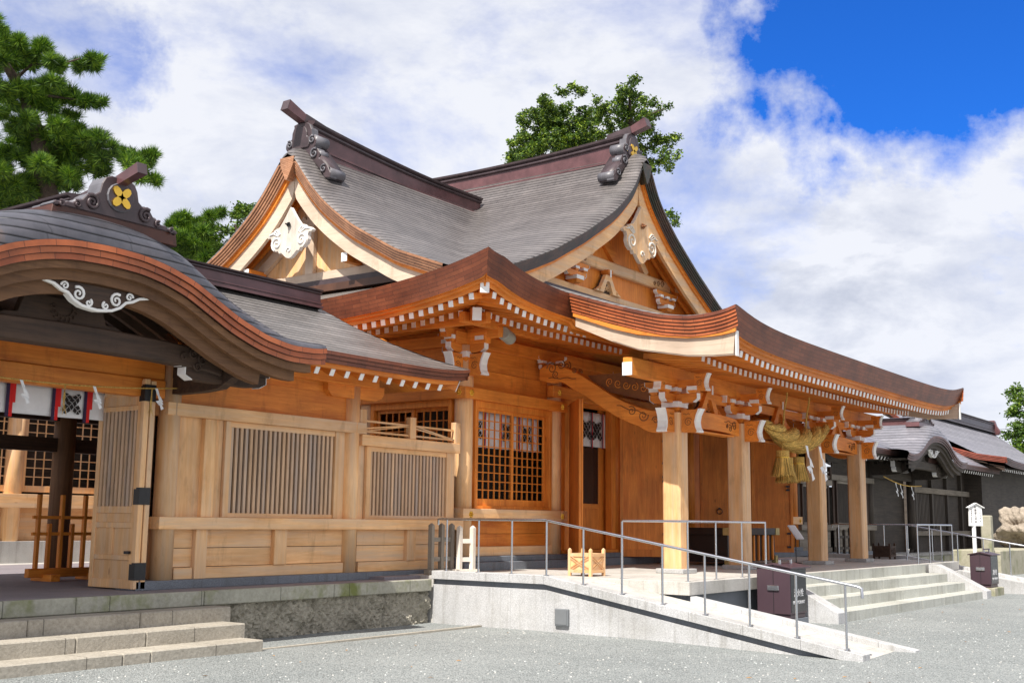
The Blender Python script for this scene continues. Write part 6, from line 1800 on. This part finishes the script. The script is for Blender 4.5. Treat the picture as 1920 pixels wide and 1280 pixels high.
# signboard, stone post, rock on plinth
t = thing('signboard', 'white peaked signboard with vertical writing on a white post behind the far hydrant cabinet', 'sign', (39.2, 9.8, -.9))
an = math.radians(-42); A = Vector((math.cos(an), math.sin(an), 0)); nn_ = Vector((math.sin(an), -math.cos(an), 0)); O = Vector((39.2, 9.8, 0))
mb = MB(); mb.prism([(-.25, .90), (.25, .90), (.235, 1.48), (0, 1.60), (-.235, 1.48)], O, A, (0, 0, 1), -nn_*.03, 'white_paint'); b_ = mb.build('board', t)
mb = MB(); mb.beam(O+A*-.30+Vector((0, 0, 1.475)), O+Vector((0, 0, 1.625)), .12, .02, 'white_paint'); mb.beam(O+A*.30+Vector((0, 0, 1.475)), O+Vector((0, 0, 1.625)), .12, .02, 'white_paint'); mb.build('roof_board', t)
mb = MB(); mb.box(39.15, 39.25, 9.82, 9.92, -.95, .95, 'white_paint'); mb.build('post', t)
for i, ch in enumerate('阿蘇都比咩命'): text_obj(ch, .088, O+nn_*.004+A*.0+Vector((0, 0, 1.46-.093*i)), A, (0, 0, 1), 'ink', 'lettering', t)
for i, ch in enumerate('一宮御祭神'): text_obj(ch, .045, O+nn_*.004+A*.16+Vector((0, 0, 1.38-.085*i)), A, (0, 0, 1), 'ink', 'lettering', t)
for i, ch in enumerate('健磐龍命の御妃神'): text_obj(ch, .045, O+nn_*.004+A*-.15+Vector((0, 0, 1.40-.058*i)), A, (0, 0, 1), 'ink', 'lettering', t)
def lumpy(name, c, r, mat, parent, seed, sub=4, amp=.25):
    bm = bmesh.new(); bmesh.ops.create_icosphere(bm, subdivisions=sub, radius=1)
    rn = random.Random(seed); ph = [rn.uniform(0, 6) for _ in range(9)]
    for v in bm.verts:
        p = v.co.copy(); k = 1+amp*(math.sin(p.x*3+ph[0])*math.sin(p.y*2.6+ph[1])+.6*math.sin(p.z*5+ph[2]+p.x*3)+.4*math.sin(p.x*9+ph[3])*math.sin(p.z*8+ph[4])+.2*math.sin(p.y*17+ph[5])*math.sin(p.z*15+ph[6]))
        v.co = Vector((p.x*r[0], p.y*r[1], p.z*r[2]))*k
    me = bpy.data.meshes.new(name); bm.to_mesh(me); bm.free(); me.materials.append(MATS[mat])
    o = bpy.data.objects.new(name, me); S.collection.objects.link(o); o.location = Vector(c)-(wloc(parent) if parent else Vector((0, 0, 0))); 
    if parent: o.parent = parent
    for p in me.polygons: p.use_smooth = True
    return o
o = lumpy('pale_rock', (52.3, 11.35, .80), (1.0, .8, .80), 'pale_rock', None, 5, 5, .34); tag(o, 'big pale craggy rock standing on a stone plinth at the right edge', 'rock')
mb = MB(); mb.box(45.2, 54.5, 10.5, 12.2, -1.0, .02, 'plinth_stone'); o = mb.build('stone_plinth', bevel=.03); tag(o, 'square mottled stone plinth carrying the pale rock', 'plinth')
mb = MB(); mb.box(44.0, 44.36, 10.5, 10.85, -1.0, 1.28, 'plinth_stone'); o = mb.build('stone_post', bevel=.03); tag(o, 'narrow rough stone post between the signboard and the pale rock', 'post')
# rope across the far gate
t = thing('festoon_rope', 'thin straw rope with paper streamers strung across the dark far gate', 'rope', (43.5, 13.5, 2.3))
fc = lambda u: Vector((41.9+4.5*u-.3, 13.5, 2.62-.2*u-.14*math.sin(PI*u)))
mb = MB(); mb.tube([fc(u) for u in frange(0, 1, .08)], .02, 'straw', 5); mb.build('strand', t)
for u in (.3, .42, .72): streamer(fc(u), .32, t)
# overhead wires
for z, lab in ((10.0, 'upper'), (9.2, 'middle'), (8.3, 'lower')):
    t_ = None
for i, (pa, pb, w_) in enumerate((((1600, 790), (1990, 797), 'uppermost'), ((1600, 803), (1990, 814), 'middle'), ((1600, 812), (1990, 823), 'lowest'))):
    a = Vector((0, 0, .88))+towards(*pa)*95; b = Vector((0, 0, .88))+towards(*pb)*95
    mb = MB(); mb.tube([a+(b-a)*u - Vector((0, 0, .5*math.sin(PI*u))) for u in frange(0, 1, .1)], .016, 'wire_black', 5)
    o = mb.build('overhead_wire'); tag(o, w_+' of three thin overhead wires at the right, left of the tree', 'wire', 'overhead wires')

# ================================================================ trees
def crown(name, parent, pts, dist, mat, kind, dens, spread, sz, seed):
    rn = random.Random(seed); mb = MB(); mm = mb.mi(mat)
    sc = dist/2160.25
    for (px, py, r) in pts:
        c0 = Vector((0, 0, .88))+towards(px, py)*dist*1.0
        R0 = r*sc; n = int(dens*1.5*(r/13.0)**1.7)+4
        c0 += fw*rn.uniform(-spread, spread)
        # sub-lumps so the outline is uneven
        lumps = [(c0+Vector((rn.gauss(0, .55), rn.gauss(0, .55), rn.gauss(0, .24 if kind == 'pine' else .42)))*R0*1.15, R0*rn.uniform(.28, .55)) for _ in range(8)]
        for i in range(n):
            lc, lr = rn.choice(lumps)
            v = Vector((rn.gauss(0, 1), rn.gauss(0, 1), rn.gauss(0, 1))); v.normalize()
            p = lc+v*lr*rn.random()**.4*Vector((1, 1, 1)).length/1.732
            p.z = lc.z+(p.z-lc.z)*(.6 if kind == 'pine' else .9)
            if kind == 'pine':
                base = (v+Vector((0, 0, .7))).normalized()
                for j in range(13):
                    d = (base+Vector((rn.gauss(0, .62), rn.gauss(0, .62), rn.gauss(0, .5)))).normalized()*sz*rn.uniform(.7, 1.15)
                    w = d.cross(Vector((rn.random(), rn.random(), rn.random()))).normalized()*sz*.045
                    k = len(mb.v); mb.v += [tuple(p-w), tuple(p+w), tuple(p+d)]; mb.f.append((k, k+1, k+2)); mb.m.append(mm)
            else:
                for j in range(5):
                    q = p+Vector((rn.gauss(0, 1), rn.gauss(0, 1), rn.gauss(0, .8)))*sz*.9
                    a = Vector((rn.gauss(0, 1), rn.gauss(0, 1), rn.gauss(0, .6))).normalized()*sz*rn.uniform(.5, 1); b = a.cross(Vector((rn.gauss(0, 1), rn.gauss(0, 1), rn.gauss(0, 1)))).normalized()*sz*rn.uniform(.3, .55)
                    k = len(mb.v); mb.v += [tuple(q-a), tuple(q+b), tuple(q+a), tuple(q-b)]; mb.f.append((k, k+1, k+2, k+3)); mb.m.append(mm)
    return mb.build(name, parent)
def trunk(parent, px, dist, r0, r1, name='trunk'):
    pts = [Vector((0, 0, .88))+towards(a, b)*dist for a, b in px]
    mb = MB(); mb.tube(pts, r0, 'bark', 9, lambda u: r0+(r1-r0)*u); return mb.build(name, parent, smooth=True)
def P3(px, py, dist): return Vector((0, 0, .88))+towards(px, py)*dist
def tree(lab, cat, dist, base_px, trunks, pads, mat, kind, dens, spread, sz, seed, name='pine_tree'):
    b = P3(base_px, 640, dist); b.z = -.9
    t = thing(name, lab, cat, b)
    up0 = P3(*trunks[0][0][0], dist)
    mb = MB(); mb.tube([b, b+(up0-b)*.5+Vector((.2, 0, 0)), up0], .3, 'bark', 10, lambda u: trunks[0][1]*1.5-(trunks[0][1]*.5)*u); mb.build('trunk', t, smooth=True)
    for px, r0, r1 in trunks: trunk(t, px, dist, r0, r1, 'branch')
    crown('crown', t, pads, dist, mat, kind, dens, spread, sz, seed)
pads = [(0, 48, 12), (-6, 62, 12), (8, 88, 16), (24, 98, 16), (48, 92, 12), (60, 108, 16), (88, 92, 12), (92, 112, 17), (118, 128, 12), (128, 108, 12), (150, 110, 11), (163, 104, 9), (34, 112, 16), (12, 118, 15),
        (10, 150, 16), (30, 160, 16), (52, 158, 17), (76, 168, 18), (100, 178, 17), (124, 170, 12), (140, 186, 14), (160, 188, 12), (172, 186, 8), (44, 178, 17), (20, 180, 14), (66, 196, 13), (98, 206, 10), (116, 210, 8), (26, 196, 10), (12, 196, 7),
        (34, 228, 10), (54, 228, 12), (80, 238, 14), (108, 238, 14), (132, 244, 12), (150, 252, 12), (160, 242, 8), (48, 250, 15), (20, 262, 15), (4, 268, 10), (74, 256, 14), (104, 262, 14),
        (6, 290, 20), (34, 292, 20), (64, 296, 20), (94, 288, 20), (122, 280, 20), (146, 284, 18), (168, 276, 18), (190, 268, 13), (208, 278, 15), (226, 286, 13), (244, 300, 13), (258, 294, 12), (275, 296, 10), (286, 290, 7), (262, 318, 12), (276, 332, 10), (284, 344, 7), (235, 312, 14),
        (10, 326, 22), (40, 330, 22), (72, 326, 22), (104, 322, 20), (134, 318, 18), (160, 310, 14), (188, 302, 12), (210, 304, 12), (20, 354, 22), (54, 356, 22), (86, 346, 20), (118, 342, 14), (144, 336, 12), (6, 378, 18), (-30, 300, 30), (-30, 340, 30), (-30, 160, 26), (-25, 110, 24)]
tree('tall gnarled pine with layered dark green branches behind the left gate', 'pine tree', 34, 95, [([(98, 400), (82, 330), (74, 262), (60, 228), (50, 190), (28, 150), (8, 118), (-10, 100)], .30, .07), ([(78, 300), (110, 272), (150, 268), (200, 285)], .07, .03), ([(66, 240), (100, 238), (140, 248)], .06, .02), ([(50, 190), (90, 180), (150, 188)], .06, .02), ([(10, 372), (60, 348), (100, 340)], .09, .03), ([(28, 150), (60, 120), (110, 122), (150, 110)], .05, .02)], pads, 'pine_needles', 'pine', 60, 1.1, .27, 3)
tree('pine tree top showing between the near gate roof and the hall gable', 'pine tree', 36, 370, [([(372, 560), (368, 480), (374, 430), (396, 404)], .16, .03)], [(338, 408, 10), (334, 420, 13), (350, 426, 15), (332, 440, 15), (346, 448, 16), (366, 436, 13), (382, 422, 12), (394, 410, 12), (402, 398, 8), (408, 396, 6), (378, 446, 14), (392, 440, 10), (362, 458, 16), (386, 462, 13), (340, 462, 16), (372, 474, 16), (396, 474, 15), (350, 480, 18), (400, 486, 14), (330, 478, 14)], 'pine_needles', 'pine', 60, .8, .26, 5)
tree('leafy tree fragment between the pine top and the hall gable', 'tree', 42, 445, [([(470, 520), (450, 450), (440, 420)], .12, .03)], [(468, 388, 10), (452, 394, 10), (445, 402, 8), (455, 410, 10), (434, 430, 10), (420, 434, 9), (410, 434, 6), (446, 428, 9), (432, 442, 9), (424, 470, 9), (410, 466, 10), (436, 460, 10), (404, 480, 10), (420, 486, 12), (470, 400, 12), (480, 420, 14), (448, 470, 10)], 'leaf_dark', 'leaf', 40, .8, .085, 6, 'broadleaf_tree')
rn = random.Random(11)
padsA = []
for i in range(74):
    a = rn.uniform(-.25, PI+.25); q = rn.random()**.55
    padsA.append((1043+82*q*math.cos(a), 292-104*q*math.sin(a)*(1 if math.cos(a) < .35 else .92), 12))
padsA += [(962, 272, 8), (960, 296, 9), (975, 298, 12), (1052, 184, 8), (1078, 180, 9), (1092, 186, 7), (1110, 200, 7), (1116, 226, 8), (985, 232, 8), (1000, 214, 8), (1020, 198, 8), (1120, 262, 9), (1112, 284, 9), (1030, 194, 6)]
tree('rounded leafy tree rising behind the crossing of the hall ridges', 'tree', 55, 1050, [([(1050, 400), (1052, 330), (1050, 270), (1040, 220)], .25, .05), ([(1052, 320), (1080, 270), (1100, 230)], .12, .03), ([(1052, 330), (1010, 280), (990, 250)], .12, .03)], padsA, 'leaf_green', 'leaf', 62, 1.6, .095, 12, 'broadleaf_tree')
padsB = [(1182, 160, 8), (1172, 164, 8), (1190, 158, 6), (1164, 176, 9), (1178, 178, 11), (1192, 176, 8), (1168, 192, 11), (1184, 196, 12), (1200, 188, 8), (1204, 198, 8), (1120, 192, 7), (1128, 200, 10), (1142, 204, 11), (1158, 208, 12), (1176, 212, 13), (1196, 212, 12), (1212, 206, 9), (1226, 200, 8), (1238, 204, 8), (1248, 204, 5), (1228, 214, 8), (1130, 216, 9), (1126, 226, 8), (1142, 228, 11), (1160, 232, 13), (1180, 232, 13), (1146, 244, 8), (1206, 228, 10), (1200, 244, 12), (1214, 252, 11), (1228, 262, 9), (1214, 268, 10), (1240, 268, 8), (1252, 262, 8), (1264, 264, 7), (1256, 274, 5), (1226, 280, 7), (1240, 288, 7), (1252, 292, 7), (1266, 296, 6), (1222, 300, 8), (1236, 304, 8), (1250, 306, 8), (1258, 312, 6), (1230, 314, 6), (1252, 402, 6), (1262, 410, 6), (1266, 418, 5), (1218, 316, 8), (1190, 262, 14), (1200, 300, 14)]
tree('slender leafy tree with reaching side branches behind the front ridge ornament', 'tree', 52, 1190, [([(1190, 420), (1188, 300), (1182, 220), (1180, 170)], .22, .04), ([(1190, 290), (1220, 275), (1258, 266)], .06, .02), ([(1190, 320), (1220, 308), (1250, 308)], .06, .02), ([(1186, 230), (1150, 212), (1124, 196)], .05, .015), ([(1186, 232), (1220, 214), (1246, 204)], .05, .015)], padsB, 'leaf_green', 'leaf', 42, .9, .095, 14, 'broadleaf_tree')
padsC = [(1914, 732, 8), (1924, 734, 10), (1906, 742, 5), (1902, 760, 5), (1912, 752, 8), (1922, 756, 14), (1896, 776, 6), (1906, 772, 8), (1918, 776, 14), (1892, 796, 6), (1904, 796, 9), (1916, 800, 13), (1888, 818, 7), (1900, 818, 10), (1914, 822, 14), (1886, 834, 6), (1896, 838, 9), (1910, 842, 13), (1900, 854, 8), (1916, 862, 12), (1940, 760, 22), (1945, 800, 26), (1940, 845, 26), (1918, 888, 9), (1920, 912, 9), (1924, 930, 9), (1916, 900, 7), (1930, 890, 14), (1930, 915, 14)]
tree('tall evergreen cut off by the right edge beyond the far hall', 'tree', 92, 1935, [([(1940, 900), (1935, 800), (1928, 740)], .3, .05)], padsC, 'leaf_dark', 'leaf', 40, 1.5, .16, 15, 'evergreen_tree')

plain('dry_leaf', (.42, .22, .07), .8)
mb = MB()
for i in range(70):
    x = rnd.uniform(8, 30); y = rnd.uniform(2.4, 11.5)
    if 15.9 < x < 18.2: continue
    if x > 20 and y > 7.2: continue
    z = gz(x, y)+.012; a = rnd.uniform(0, 2*PI); l = rnd.uniform(.02, .045); w = l*.4
    c, s_ = math.cos(a), math.sin(a)
    mb.face([(x-c*l, y-s_*l, z), (x+s_*w, y-c*w, z+.008), (x+c*l, y+s_*l, z+.004), (x-s_*w, y+c*w, z+.012)], 'dry_leaf')
o = mb.build('fallen_leaves'); o['kind'] = 'stuff'; tag(o, 'few dry brown leaves scattered on the gravel', 'leaves')
